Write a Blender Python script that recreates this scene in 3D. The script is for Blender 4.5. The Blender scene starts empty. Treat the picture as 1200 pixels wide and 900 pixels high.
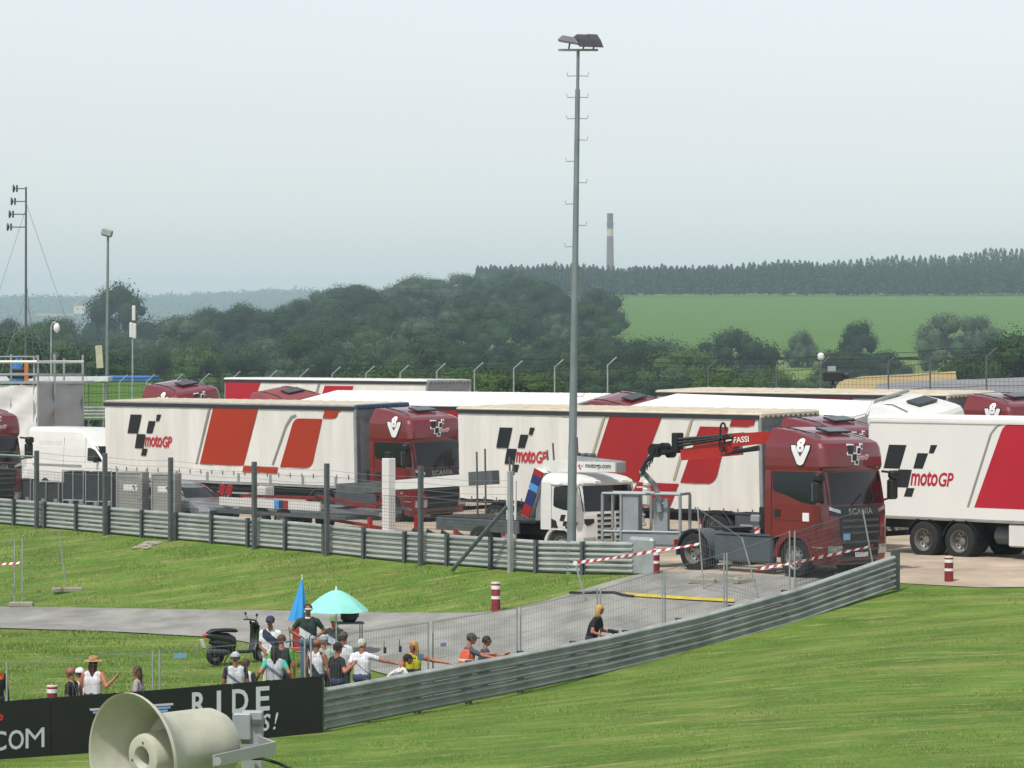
import bpy, bmesh, math, random
import numpy as np
from mathutils import Vector, Matrix
random.seed(7); RNG = np.random.default_rng(7)
scene = bpy.context.scene
COL = scene.collection
R = math.radians
# ------------------------------------------------------------------ camera
F, HZ, EYE = 4200.0, 405.0, 6.0        # focal length in photo pixels, horizon row, eye height above the yard
cam = bpy.data.cameras.new('camera'); camo = bpy.data.objects.new('camera', cam); COL.objects.link(camo)
cam.sensor_width = 36.0; cam.lens = F / 1200 * 36; cam.shift_y = -(450 - HZ) / 1200
cam.clip_start = 0.5; cam.clip_end = 40000
camo.location = (0, 0, EYE); camo.rotation_euler = (R(90), 0, 0)
scene.camera = camo
# ------------------------------------------------------------------ sky, sun, exposure
SUN_DIR = Vector((-0.30, -0.50, 1.0)).normalized()
SUN_EL = math.asin(SUN_DIR.z); SUN_AZ = math.atan2(SUN_DIR.x, SUN_DIR.y)
world = bpy.data.worlds.new('World'); scene.world = world; world.use_nodes = True
wn, wl = world.node_tree.nodes, world.node_tree.links
sky = wn.new('ShaderNodeTexSky'); sky.sky_type = 'NISHITA'; sky.sun_disc = False
sky.sun_elevation = SUN_EL; sky.sun_rotation = SUN_AZ
sky.altitude = 300; sky.air_density = 1.0; sky.dust_density = 1.3; sky.ozone_density = 1.0
bg = wn['Background']; bg.inputs['Strength'].default_value = 0.125
hsv = wn.new('ShaderNodeHueSaturation'); hsv.inputs['Saturation'].default_value = .24
wl.new(sky.outputs[0], hsv.inputs['Color']); wl.new(hsv.outputs[0], bg.inputs['Color'])
sun = bpy.data.lights.new('sun', 'SUN'); suno = bpy.data.objects.new('sun', sun); COL.objects.link(suno)
sun.energy = 3.0; sun.angle = R(3.0); sun.color = (1.0, 0.965, 0.91)
suno.rotation_euler = (-SUN_DIR).to_track_quat('-Z', 'Y').to_euler(); suno.location = (-40, -30, 80)
scene.view_settings.view_transform = 'Standard'; scene.view_settings.look = 'None'
scene.view_settings.exposure = 0.38; scene.view_settings.gamma = 1.0; scene.view_settings.use_curve_mapping = False
scene.render.engine = 'CYCLES'
cy = scene.cycles; cy.use_denoising = True; cy.max_bounces = 6; cy.diffuse_bounces = 3; cy.glossy_bounces = 3
cy.transmission_bounces = 4; cy.transparent_max_bounces = 12; cy.volume_bounces = 2; cy.caustics_reflective = False; cy.caustics_refractive = False
try: cy.denoiser = 'OPENIMAGEDENOISE'
except Exception: pass

# ------------------------------------------------------------------ helpers
def at(px, py, D): return Vector(((px - 600) * D / F, D, EYE - (py - HZ) * D / F))
def col(h):
    h = h.lstrip('#'); c = [int(h[i:i+2], 16) / 255 for i in (0, 2, 4)]
    return tuple(x / 12.92 if x <= .04045 else ((x + .055) / 1.055) ** 2.4 for x in c)
MATS = {}
def mat(name, c, rough=.6, metal=0., var=.12, scale=3., bump=0., bscale=None, coat=0., spec=.5, c2=None, stretch=None, emit=None, trans=0., alpha=1., detail=4.):
    """procedural material: colour mottled by two noises, roughness broken up, optional bump"""
    if name in MATS: return MATS[name]
    m = bpy.data.materials.new(name); m.use_nodes = True; MATS[name] = m
    n, l = m.node_tree.nodes, m.node_tree.links; b = n['Principled BSDF']
    if isinstance(c, str): c = col(c)
    if isinstance(c2, str): c2 = col(c2)
    tc = n.new('ShaderNodeTexCoord'); mp = n.new('ShaderNodeMapping'); l.new(tc.outputs['Object'], mp.inputs[0])
    if stretch: mp.inputs['Scale'].default_value = stretch
    nz = n.new('ShaderNodeTexNoise'); nz.inputs['Scale'].default_value = scale; nz.inputs['Detail'].default_value = detail; nz.inputs['Roughness'].default_value = .6
    l.new(mp.outputs[0], nz.inputs['Vector'])
    cr = n.new('ShaderNodeValToRGB'); l.new(nz.outputs['Fac'], cr.inputs[0])
    lo = tuple(max(0, x * (1 - var)) for x in c); hi = tuple(min(1, x * (1 + var)) for x in (c2 or c))
    e = cr.color_ramp.elements; e[0].position = .32; e[0].color = (*lo, 1); e[1].position = .68; e[1].color = (*hi, 1)
    l.new(cr.outputs[0], b.inputs['Base Color'])
    rr = n.new('ShaderNodeMapRange'); rr.inputs['To Min'].default_value = max(.02, rough * .8); rr.inputs['To Max'].default_value = min(1, rough * 1.2)
    l.new(nz.outputs['Fac'], rr.inputs[0]); l.new(rr.outputs[0], b.inputs['Roughness'])
    b.inputs['Metallic'].default_value = metal; b.inputs['Coat Weight'].default_value = coat; b.inputs['Coat Roughness'].default_value = .08
    b.inputs['Specular IOR Level'].default_value = spec; b.inputs['Transmission Weight'].default_value = trans
    if bump:
        n2 = n.new('ShaderNodeTexNoise'); n2.inputs['Scale'].default_value = bscale or scale * 6; n2.inputs['Detail'].default_value = 3
        l.new(mp.outputs[0], n2.inputs['Vector'])
        bp = n.new('ShaderNodeBump'); bp.inputs['Strength'].default_value = bump; bp.inputs['Distance'].default_value = .02
        l.new(n2.outputs['Fac'], bp.inputs['Height']); l.new(bp.outputs[0], b.inputs['Normal'])
    if emit: b.inputs['Emission Color'].default_value = (*emit[:3], 1); b.inputs['Emission Strength'].default_value = emit[3]
    return m

class MB:
    """mesh builder: collects shapes, links them as ONE mesh object"""
    def __init__(s): s.v = []; s.f = []; s.m = []; s.k = 0
    def mi(s, k): s.k = k; return s
    def add(s, vs, fs, M=None):
        o = len(s.v)
        s.v += [tuple(M @ Vector(p)) for p in vs] if M is not None else [tuple(p) for p in vs]
        s.f += [tuple(i + o for i in f) for f in fs]; s.m += [s.k] * len(fs); return s
    def box(s, c, d, rot=None, bev=0.):
        x, y, z = d[0] / 2, d[1] / 2, d[2] / 2
        if bev:
            return s.bbox(c, d, min(bev, x * .9, y * .9, z * .9), rot)
        vs = [(i * x, j * y, k * z) for i in (-1, 1) for j in (-1, 1) for k in (-1, 1)]
        fs = [(0, 1, 3, 2), (4, 6, 7, 5), (0, 4, 5, 1), (2, 3, 7, 6), (0, 2, 6, 4), (1, 5, 7, 3)]
        M = Matrix.Translation(c)
        if rot is not None: M = M @ (rot.to_4x4() if len(rot) == 3 and isinstance(rot, Matrix) else rot)
        return s.add(vs, fs, M)
    def bbox(s, c, d, b, rot=None):
        x, y, z = d[0] / 2, d[1] / 2, d[2] / 2
        vs = []; idx = {}
        for i in (-1, 1):
            for j in (-1, 1):
                for k in (-1, 1):
                    for a in range(3):
                        p = [i * x, j * y, k * z]
                        for q in range(3):
                            if q != a: p[q] -= (i, j, k)[q] * b
                        idx[(i, j, k, a)] = len(vs); vs.append(p)
        fs = []
        for a in range(3):
            o = [q for q in range(3) if q != a]
            for sgn in (-1, 1):
                f = []
                for (e, g) in ((-1, -1), (1, -1), (1, 1), (-1, 1)):
                    t = [0, 0, 0]; t[a] = sgn; t[o[0]] = e; t[o[1]] = g; f.append(idx[(*t, a)])
                fs.append(f)
            for e in (-1, 1):
                for g in (-1, 1):
                    def key(aa, w):
                        t = [0, 0, 0]; t[a] = w; t[o[0]] = e; t[o[1]] = g; return idx[(*t, aa)]
                    fs.append([key(o[0], -1), key(o[0], 1), key(o[1], 1), key(o[1], -1)])
        for i in (-1, 1):
            for j in (-1, 1):
                for k in (-1, 1): fs.append([idx[(i, j, k, a)] for a in range(3)])
        M = Matrix.Translation(c)
        if rot is not None: M = M @ (rot.to_4x4() if len(rot) == 3 else rot)
        return s.add(vs, fs, M)
    def tube(s, pts, r, n=6, cap=True):
        pts = [Vector(p) for p in pts]; rs = r if isinstance(r, (list, tuple)) else [r] * len(pts)
        vs = []; fs = []; up0 = None
        for i, p in enumerate(pts):
            d = (pts[min(i + 1, len(pts) - 1)] - pts[max(i - 1, 0)])
            d = d.normalized() if d.length > 1e-9 else Vector((0, 0, 1))
            a = up0 if up0 is not None else (Vector((0, 0, 1)) if abs(d.z) < .9 else Vector((1, 0, 0)))
            a = (a - d * a.dot(d))
            if a.length < 1e-4: a = d.orthogonal()
            a.normalize(); up0 = a; b = d.cross(a)
            for k in range(n):
                t = 2 * math.pi * (k + .5) / n; vs.append(p + (a * math.cos(t) + b * math.sin(t)) * rs[i])
        for i in range(len(pts) - 1):
            for k in range(n):
                k2 = (k + 1) % n; fs.append((i * n + k, i * n + k2, (i + 1) * n + k2, (i + 1) * n + k))
        if cap: fs.append(tuple(range(n - 1, -1, -1))); fs.append(tuple((len(pts) - 1) * n + k for k in range(n)))
        return s.add(vs, fs)
    def lathe(s, prof, n=20, M=None, close=False):
        """prof: (r, h) pairs round the local z axis"""
        vs = [(r * math.cos(2 * math.pi * k / n), r * math.sin(2 * math.pi * k / n), h) for r, h in prof for k in range(n)]
        fs = []; m = len(prof)
        for i in range(m if close else m - 1):
            j = (i + 1) % m
            for k in range(n):
                k2 = (k + 1) % n; fs.append((i * n + k, i * n + k2, j * n + k2, j * n + k))
        return s.add(vs, fs, M)
    def prism(s, poly, h, M=None):
        """poly in local xy, extruded from z=0 to z=h"""
        n = len(poly); vs = [(x, y, 0) for x, y in poly] + [(x, y, h) for x, y in poly]
        fs = [tuple(range(n - 1, -1, -1)), tuple(range(n, 2 * n))] + [(i, (i + 1) % n, n + (i + 1) % n, n + i) for i in range(n)]
        return s.add(vs, fs, M)
    def ell(s, c, r, n=12, m=8, M=None):
        vs = []; fs = []
        for i in range(m + 1):
            a = math.pi * i / m
            for k in range(n):
                t = 2 * math.pi * k / n; vs.append((c[0] + r[0] * math.sin(a) * math.cos(t), c[1] + r[1] * math.sin(a) * math.sin(t), c[2] + r[2] * math.cos(a)))
        for i in range(m):
            for k in range(n):
                k2 = (k + 1) % n; fs.append((i * n + k, (i + 1) * n + k, (i + 1) * n + k2, i * n + k2))
        return s.add(vs, fs, M)
    def grid(s, P, flip=False):
        """P[i][j] points"""
        a, b = len(P), len(P[0]); vs = [p for row in P for p in row]
        fs = [(i * b + j, i * b + j + 1, (i + 1) * b + j + 1, (i + 1) * b + j) for i in range(a - 1) for j in range(b - 1)]
        if flip: fs = [f[::-1] for f in fs]
        return s.add(vs, fs)
    def build(s, name, mats, parent=None, smooth=False, loc=None, rot=None):
        me = bpy.data.meshes.new(name); me.from_pydata([tuple(v) for v in s.v], [], s.f)
        if not isinstance(mats, (list, tuple)): mats = [mats]
        for m in mats: me.materials.append(m)
        if len(mats) > 1: me.polygons.foreach_set('material_index', s.m)
        me.update()
        if smooth:
            me.polygons.foreach_set('use_smooth', [True] * len(me.polygons))
            if smooth != 'all':
                try: me.set_sharp_from_angle(angle=R(smooth if smooth is not True else 38))
                except Exception: pass
        o = bpy.data.objects.new(name, me); COL.objects.link(o)
        if parent is not None: o.parent = parent
        if loc is not None: o.location = loc
        if rot is not None: o.rotation_euler = rot
        return o
def tag(o, label=None, cat=None, group=None, kind=None):
    if label: o['label'] = label
    if cat: o['category'] = cat
    if group: o['group'] = group
    if kind: o['kind'] = kind
    return o
def empty(name, loc=(0, 0, 0), rz=0., label=None, cat=None, group=None):
    o = bpy.data.objects.new(name, None); COL.objects.link(o); o.location = loc; o.rotation_euler = (0, 0, rz); o.empty_display_size = .2
    return tag(o, label, cat, group)
def kids(o): return [c for c in o.children]
def copy_tree(o, parent=None):
    c = o.copy(); COL.objects.link(c); c.parent = parent
    for ch in list(o.children): copy_tree(ch, c)
    return c
TEXT = {}
def text2d(s, size=1., shear=0., bold=0., space=1.):
    """flat letter shapes as (verts2d, faces), left-bottom at 0,0"""
    k = (s, shear, bold, space)
    if k not in TEXT:
        cu = bpy.data.curves.new('t', 'FONT'); cu.body = s; cu.size = 1; cu.shear = shear; cu.offset = bold; cu.space_character = space; cu.resolution_u = 3
        ob = bpy.data.objects.new('t', cu); COL.objects.link(ob)
        dg = bpy.context.evaluated_depsgraph_get(); me = bpy.data.meshes.new_from_object(ob.evaluated_get(dg))
        vs = [(v.co.x, v.co.y) for v in me.vertices]; fs = [tuple(p.vertices) for p in me.polygons]
        x0 = min(v[0] for v in vs); y0 = min(v[1] for v in vs); hh = max(v[1] for v in vs) - y0
        TEXT[k] = ([((x - x0) / hh, (y - y0) / hh) for x, y in vs], fs)
        bpy.data.objects.remove(ob); bpy.data.curves.remove(cu); bpy.data.meshes.remove(me)
    vs, fs = TEXT[k]
    return [(x * size, y * size) for x, y in vs], fs
def fit(tx, w, h, x0=0., y0=0.):
    vs, fs = tx; mw = max(v[0] for v in vs); mh = max(v[1] for v in vs)
    return [(x0 + x / mw * w, y0 + y / mh * h) for x, y in vs], fs
# ------------------------------------------------------------------ terrain
def tps_fit(P, z, lam=.02):
    P = np.array(P, float) / 30.; n = len(P)
    d = np.linalg.norm(P[:, None] - P[None], axis=2); K = np.where(d > 0, d * d * np.log(d + 1e-12), 0) + lam * np.eye(n)
    A = np.zeros((n + 3, n + 3)); A[:n, :n] = K; A[:n, n] = 1; A[:n, n + 1:] = P; A[n, :n] = 1; A[n + 1:, :n] = P.T
    w = np.linalg.solve(A, np.r_[z, 0, 0, 0]); return P, w
CP = []
def cpx(px, py, D): p = at(px, py, D); CP.append((p.x, p.y, p.z))
RAILA = [(378, 857, 73), (430, 847.5, 74.6), (475, 838, 76), (550, 823, 78.4), (625, 808, 80.4), (700, 793, 82.3), (800, 768, 85), (900, 742, 87.6), (975, 718, 89.4), (1047, 691, 91)]
for q in RAILA: cpx(*q)
BOARD = [(-160, 899, 69), (0, 889, 70), (190, 874, 71.5), (378, 858, 72.8)]
for q in BOARD: cpx(*q)
RB0, RB1 = Vector((-23.3, 131.1)), Vector((3.3, 96.5))       # plan ends of the rear guardrail
for t in np.linspace(0, 1, 7):
    p = RB0.lerp(RB1, t); CP.append((p.x, p.y, -.12 - .08 * t))
for q in ((-150, 709, 109), (0, 712, 106), (150, 714, 103.5), (300, 716, 101), (450, 719, 97.5), (580, 718, 94.3), (630, 708, 93.6), (680, 692, 94), (750, 673, 95.3),
          (-150, 733, 99), (0, 737, 97), (130, 741, 95), (255, 748, 92.5), (1200, 690, 91), (1300, 690, 91), (1200, 800, 73), (1200, 900, 58), (1047, 760, 78), (800, 850, 68), (800, 905, 61), (1000, 900, 59.5),
          (930, 677, 93.8), (1082, 652, 101.5), (1200, 655, 100)): cpx(*q)
for x, y, z in ((-8, 80, -2.05), (-4.5, 80, -2.05), (-3.2, 77.6, -2.05), (-6, 86, -1.85), (-12, 84, -1.95), (-9, 73.5, -2.2), (-12, 73.5, -2.2), (-6, 75, -2.12), (-1.6, 79.4, -2.0), (-.8, 80.4, -1.95), (2, 83.6, -1.55), (2.5, 86, -1.1), (5, 90, -.55), (0, 62, -1.7), (-10, 60, -2.0), (-20, 62, -2.1), (-20, 90, -1.8), (-30, 100, -1.9), (-12, 40, -2.0), (10, 40, -1.3), (0, 20, -1.7), (0, 0, -1.7), (25, 30, -.9), (-25, 30, -2), (22, 62, -.7), (25, 85, -.25),
                (-6.3, 113, .0), (2, 105, 0), (9, 104, 0), (-15, 126, .02), (-4, 119, .05), (5, 114, .02), (20, 100, 0), (30, 95, 0), (28, 110, .1), (-20, 135, .1), (-30, 130, 0), (-30, 150, .1), (-10, 140, .2), (0, 130, .3), (10, 118, .3), (14, 122, .5), (22, 115, .4), (35, 120, .4), (-22, 160, .1), (0, 150, .3), (20, 150, .4), (-35, 180, 0), (0, 180, .1), (40, 180, .3), (-40, 200, -.2), (40, 200, 0)): CP.append((x, y, z))
TP, TW = tps_fit([c[:2] for c in CP], [c[2] for c in CP])
def near_z(X, Y):
    X = np.atleast_1d(np.asarray(X, float)); Y = np.atleast_1d(np.asarray(Y, float)); Q = np.stack([X, Y], -1).reshape(-1, 2) / 30.
    d = np.linalg.norm(Q[:, None] - TP[None], axis=2); K = np.where(d > 0, d * d * np.log(d + 1e-12), 0); n = len(TP)
    return (K @ TW[:n] + TW[n] + Q @ TW[n + 1:]).reshape(X.shape)
def sst(a, b, x): t = np.clip((x - a) / (b - a), 0, 1); return t * t * (3 - 2 * t)
def far_z(X, Y):
    k = X / np.maximum(Y, 1.) * F + 600                       # bearing, in photo columns
    valley = -6.5 * sst(230, 420, Y)
    hill = np.interp(Y, [0, 780, 860, 1000, 1900, 2050, 2400, 3200], [0, 0, 3, 10.8, 37.5, 42, 50, 30])
    left = sst(120, 520, k)
    hill = hill * (np.where(Y < 1300, .30, .30 - .20 * sst(1300, 1900, Y)) * (1 - left) + left) + sst(1900, 2500, Y) * 12 * sst(850, 1250, k) * (1 - sst(2600, 3600, Y))
    ridge = 88 * sst(4800, 7400, Y) * (1 - .8 * sst(300, 620, k))
    return valley + hill + ridge
def ground_z(X, Y):
    X = np.atleast_1d(np.asarray(X, float)); Y = np.atleast_1d(np.asarray(Y, float))
    zn = near_z(np.clip(X, -42, 42), np.clip(Y, -5, 205)); w = sst(190, 260, Y)
    out = sst(36, 60, np.abs(X)) * (Y < 205); zn = zn * (1 - out) + out * (-.6)
    return zn * (1 - w) + far_z(X, Y) * w
def gz(x, y): return float(ground_z(x, y)[0])
def hit(px, py, lo=55., hi=130.):
    """where the sight line through a photo pixel meets the ground"""
    D = np.arange(lo, hi, .25); X = (px - 600) * D / F; Z = EYE - (py - HZ) * D / F; g = ground_z(X, D)
    i = np.argmax(Z <= g) if (Z <= g).any() else len(D) - 1
    d = D[i]
    for _ in range(12):
        x = (px - 600) * d / F; g = gz(x, d); d = d + .6 * ((EYE - g) * F / max(py - HZ, 1) - d)
        d = min(max(d, lo), hi)
    x = (px - 600) * d / F; return Vector((x, d, gz(x, d)))
xs = np.unique(np.r_[-6000, -4200, -3000, -2200, -1600, -1200, -900, -650, -480, -360, -270, -200, -150, -110, -80, -60, -48, np.arange(-40, 40.1, .6), 48, 60, 80, 110, 150, 200, 270, 360, 480, 650, 900, 1200, 1600, 2200, 3000, 4200, 6000])
ys = np.unique(np.r_[-60, -30, -10, np.arange(0, 50, 4), np.arange(50, 132, .6), np.arange(132, 210, 4), np.arange(210, 420, 20), np.arange(420, 2600, 45), 2800, 3200, 3600, 4000, 4400, 4800, 5200, 5600, 6000, 6400, 6800, 7200, 7600, 8200, 9000, 11000])
GX, GY = np.meshgrid(xs, ys); GZ = ground_z(GX.ravel(), GY.ravel()).reshape(GX.shape)
g = MB(); nx = len(xs)
g.v = list(zip(GX.ravel().tolist(), GY.ravel().tolist(), GZ.ravel().tolist()))
g.f = [(j * nx + i, j * nx + i + 1, (j + 1) * nx + i + 1, (j + 1) * nx + i) for j in range(len(ys) - 1) for i in range(nx - 1)]; g.m = [0] * len(g.f)

def grass_mat(name, stops, dry, mow=False, bare=None):
    m = bpy.data.materials.new(name); m.use_nodes = True; n, l = m.node_tree.nodes, m.node_tree.links; b = n['Principled BSDF']
    geo = n.new('ShaderNodeNewGeometry')
    def noise(sc, det=4, st=None, rough=.6):
        v = geo.outputs['Position']
        if st:
            mp = n.new('ShaderNodeMapping'); l.new(v, mp.inputs[0]); mp.inputs['Scale'].default_value = st[0]; mp.inputs['Rotation'].default_value = (0, 0, st[1]); v = mp.outputs[0]
        z = n.new('ShaderNodeTexNoise'); z.inputs['Scale'].default_value = sc; z.inputs['Detail'].default_value = det; z.inputs['Roughness'].default_value = rough; l.new(v, z.inputs['Vector']); return z.outputs['Fac']
    def ramp(f, st):
        r = n.new('ShaderNodeValToRGB'); l.new(f, r.inputs[0]); e = r.color_ramp.elements
        while len(e) < len(st): e.new(.5)
        for i, (p, c) in enumerate(st): e[i].position = p; e[i].color = (*(col(c) if isinstance(c, str) else c), 1)
        return r.outputs[0]
    def mix(f, a, b2, mode='MIX'):
        x = n.new('ShaderNodeMixRGB'); x.blend_type = mode
        for s, v in ((0, f), (1, a), (2, b2)):
            if isinstance(v, (float, int)): x.inputs[s].default_value = v
            elif isinstance(v, tuple): x.inputs[s].default_value = (*v, 1)
            else: l.new(v, x.inputs[s])
        return x.outputs[0]
    c = ramp(noise(.55, 6), stops)
    c = mix(ramp(noise(9., 3), [(.4, (0, 0, 0)), (.78, (.45, .45, .45))]), c, dry)
    c = mix(.5, c, ramp(noise(26., 3), [(.3, (.32, .32, .30)), (.7, (1, 1, .96))]), 'MULTIPLY')
    if mow:
        c = mix(ramp(noise(1., 4, ((.16, 1.2, 1), R(12))), [(.48, (0, 0, 0)), (.75, (.45, .45, .45))]), c, col('#9a955c'))
        c = mix(ramp(noise(2.2, 3, ((.35, 1.6, 1), R(16))), [(.55, (0, 0, 0)), (.75, (.5, .5, .5))]), c, col('#aaa372'))
    if bare:
        sx = n.new('ShaderNodeSeparateXYZ'); l.new(geo.outputs['Position'], sx.inputs[0]); mr = n.new('ShaderNodeMapRange'); mr.inputs['From Min'].default_value = 93.; mr.inputs['From Max'].default_value = 97.; l.new(sx.outputs['Y'], mr.inputs[0])
        pm_ = mix(mr.outputs[0], (0., 0., 0.), ramp(noise(.42, 7, None, .75), [(.54, (0, 0, 0)), (.72, (.55, .55, .55))]))
        c = mix(pm_, c, bare)
    l.new(c, b.inputs['Base Color']); b.inputs['Roughness'].default_value = .9; b.inputs['Specular IOR Level'].default_value = .15
    bp = n.new('ShaderNodeBump'); bp.inputs['Strength'].default_value = .9; bp.inputs['Distance'].default_value = .06; l.new(noise(14., 4), bp.inputs['Height']); l.new(bp.outputs[0], b.inputs['Normal'])
    return m
M_grass = grass_mat('grass_ground', [(.3, '#466a22'), (.55, '#5b7f2d'), (.75, '#70903c')], col('#8d8c55'), True, col('#7a5a3a'))
ground = g.build('ground', M_grass, smooth='all'); tag(ground, kind='structure')

def strip(name, A, B, m, lift, n=60, k=10, kind='structure'):
    """sheet draped between two plan polylines"""
    def along(P, t):
        P = [Vector(p[:2]) for p in P]; L = [0]
        for i in range(len(P) - 1): L.append(L[-1] + (P[i + 1] - P[i]).length)
        s = t * L[-1]
        for i in range(len(P) - 1):
            if s <= L[i + 1] + 1e-9: return P[i].lerp(P[i + 1], (s - L[i]) / (L[i + 1] - L[i]))
        return P[-1]
    pts = np.array([[tuple(along(A, i / n).lerp(along(B, i / n), j / k)) for j in range(k + 1)] for i in range(n + 1)])
    Z = ground_z(pts[..., 0].ravel(), pts[..., 1].ravel()).reshape(pts.shape[:2]) + lift
    b = MB(); b.grid([[(pts[i, j, 0], pts[i, j, 1], Z[i, j]) for j in range(k + 1)] for i in range(n + 1)])
    return tag(b.build(name, m, smooth='all'), kind=kind)
M_asph = mat('asphalt_path', '#7b7a75', .9, var=.16, scale=.9, bump=.25, bscale=60, c2='#8b8a84', stretch=(1, .5, 1), detail=8)
M_conc = mat('yard_concrete', '#97897a', .9, var=.16, scale=.5, bump=.2, bscale=50, c2='#aa9c88', detail=8)
up = [hit(*q) for q in ((-170, 709), (0, 712), (150, 714), (300, 716), (450, 719), (560, 719), (600, 715), (640, 705), (690, 690), (735, 677), (770, 671), (850, 674), (940, 677.5), (1050, 684))]
lo = [hit(*q) for q in ((-170, 733), (0, 737), (130, 741), (255, 748))]
ra = [at(*q) for q in RAILA]
def offs(P, d):
    o = []
    for i, p in enumerate(P):
        t = (P[min(i + 1, len(P) - 1)] - P[max(i - 1, 0)]); t = Vector((t.x, t.y)).normalized(); o.append(Vector((p.x - t.y * d, p.y + t.x * d)))
    return o
lo2 = [(p.x, p.y) for p in lo] + [(-5.0, 88.5), (-2.6, 84.0)] + [tuple(q) for q in offs(ra, 1.0)[3:]]
strip('access_road', [(p.x, p.y) for p in up], lo2, M_asph, .03, 120, 16)
rb = [tuple(RB0.lerp(RB1, t)) for t in (0, .25, .5, .75, .97)]
strip('yard', rb + [(p.x, p.y) for p in up[10:]] + [(12, 91.3), (14.5, 91.3), (20, 91.2), (38, 91.2)],
      [(-40, 160), (-20, 160), (0, 158), (20, 152), (40, 145)], M_conc, .02, 150, 70)
# ------------------------------------------------------------------ fields and far countryside
M_crop = grass_mat('crop_green', [(.3, '#476b2b'), (.55, '#557731'), (.75, '#628339')], col('#577037'))
M_wheat = mat('wheat', '#9c895c', .95, var=.15, scale=.05)
M_greywall = mat('far_asphalt', '#77787a', .9, var=.1, scale=.05)
def drape_px(name, pts_near, pts_far, m, lift, n=30, k=14): return strip(name, pts_near, pts_far, m, lift, n, k)
def pl(px, D): return ((px - 600) * D / F, D)
drape_px('crop_field', [pl(600, 960), pl(800, 960), pl(1000, 960), pl(1330, 960)], [pl(600, 1930), pl(800, 1930), pl(1000, 1930), pl(1330, 1930)], M_crop, .8, 30, 30)
b = MB(); b.grid([[tuple(at(90, 492, 212)), tuple(at(90, 462, 235)), tuple(at(85, 446, 260))], [tuple(at(135, 492, 212)), tuple(at(135, 461, 235)), tuple(at(130, 446, 260))], [tuple(at(185, 492, 212)), tuple(at(182, 460, 235)), tuple(at(178, 447, 260))]]); tag(b.build('meadow', M_crop, smooth='all'), kind='structure')
drape_px('meadow.001', [pl(225, 1150), pl(330, 1150)], [pl(225, 1500), pl(330, 1500)], M_crop, 1.0)
# a straw field and a pale asphalt run-off behind the debris fence
b = MB(); P0 = [(at(960, 480, 305), at(985, 446, 360)), (at(1000, 480, 305), at(1010, 441, 362)), (at(1060, 480, 305), at(1060, 438.5, 364)), (at(1125, 480, 305), at(1120, 435, 366))]
b.grid([[tuple(p[0]), tuple(p[1])] for p in P0]); tag(b.build('straw_field', M_wheat), kind='structure')
b = MB(); P0 = [(at(1000, 485, 240), at(1030, 449, 300)), (at(1100, 485, 240), at(1120, 445, 300)), (at(1260, 485, 240), at(1260, 440, 300))]
b.grid([[tuple(p[0]), tuple(p[1])] for p in P0]); tag(b.build('run_off_area', M_greywall), kind='structure')

# ------------------------------------------------------------------ trees
def leaf_mat(name, c, c2):
    m = mat(name, c, .85, var=.35, scale=.35, c2=c2, spec=.2, detail=5); return m
M_leaf = [leaf_mat('foliage_dark', '#16261a', '#263f24'), leaf_mat('foliage_mid', '#1c311b', '#334d27'), leaf_mat('foliage_light', '#2c4423', '#4a6231'), leaf_mat('foliage_grey', '#2f4030', '#4a5e44')]
M_con = leaf_mat('needles', '#1c2f1f', '#2a4128')
M_bark = mat('bark', '#4a4034', .95, var=.3, scale=4)
def leaf_cloud(centers, radii, n_leaf, size, squash=1., rng=RNG):
    """many small leaf-clump faces on and in a cluster of lobes"""
    C = np.array(centers); Rr = np.array(radii); w = Rr ** 2; w = w / w.sum()
    idx = rng.choice(len(C), n_leaf, p=w)
    d = rng.normal(size=(n_leaf, 3)); d /= np.linalg.norm(d, axis=1)[:, None]
    d[:, 2] = np.where(d[:, 2] < -.35, -d[:, 2] * .5, d[:, 2]); d /= np.linalg.norm(d, axis=1)[:, None]
    rad = Rr[idx] * (1 - .4 * rng.random(n_leaf) ** 2) * rng.uniform(.86, 1.16, n_leaf) * (1 + .16 * np.sin(d[:, 0] * 9 + idx) * np.sin(d[:, 2] * 8 + d[:, 1] * 7))
    p = C[idx] + d * rad[:, None] * np.array([1, 1, squash])
    nrm = d + rng.normal(scale=.38, size=d.shape); nrm /= np.linalg.norm(nrm, axis=1)[:, None]
    a = np.cross(nrm, rng.normal(size=d.shape)); a /= np.linalg.norm(a, axis=1)[:, None]; bb = np.cross(nrm, a)
    s = size * rng.uniform(.55, 1.25, n_leaf)[:, None]
    V = np.stack([p - a * s, p - bb * s * .7, p + a * s, p + bb * s * .7], 1).reshape(-1, 3)
    return V
def mesh_quads(name, V, m):
    me = bpy.data.meshes.new(name); n = len(V) // 4
    me.vertices.add(len(V)); me.vertices.foreach_set('co', V.astype(np.float32).ravel())
    me.loops.add(n * 4); me.loops.foreach_set('vertex_index', np.arange(n * 4, dtype=np.int32))
    me.polygons.add(n); me.polygons.foreach_set('loop_start', np.arange(0, n * 4, 4, dtype=np.int32))
    me.materials.append(m); me.update(calc_edges=True); me.validate(); return me
def crown_mesh(seed, lobes, n_leaf, size, m, spread=1., tall=1.):
    rng = np.random.default_rng(seed); C = []; Rr = []
    for i in range(lobes):
        a = rng.random() * 2 * math.pi; h = rng.random() ** .8; rr = (1 - (h - .35) ** 2 * 1.9) * .50 * math.sqrt(rng.random() * .9 + .1)
        C.append((math.cos(a) * rr * spread, math.sin(a) * rr * spread, (.16 + .66 * h) * tall)); Rr.append(rng.uniform(.11, .25))
    V = leaf_cloud(C, Rr, n_leaf, size, .85, rng); core = MB()
    for c, r in zip(C, Rr): core.ell(c, (r * .62, r * .62, r * .52), 7, 5)
    q = np.array([core.v[i] for f_ in core.f for i in f_]); return mesh_quads('crown', np.concatenate([V, q]), m)
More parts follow.
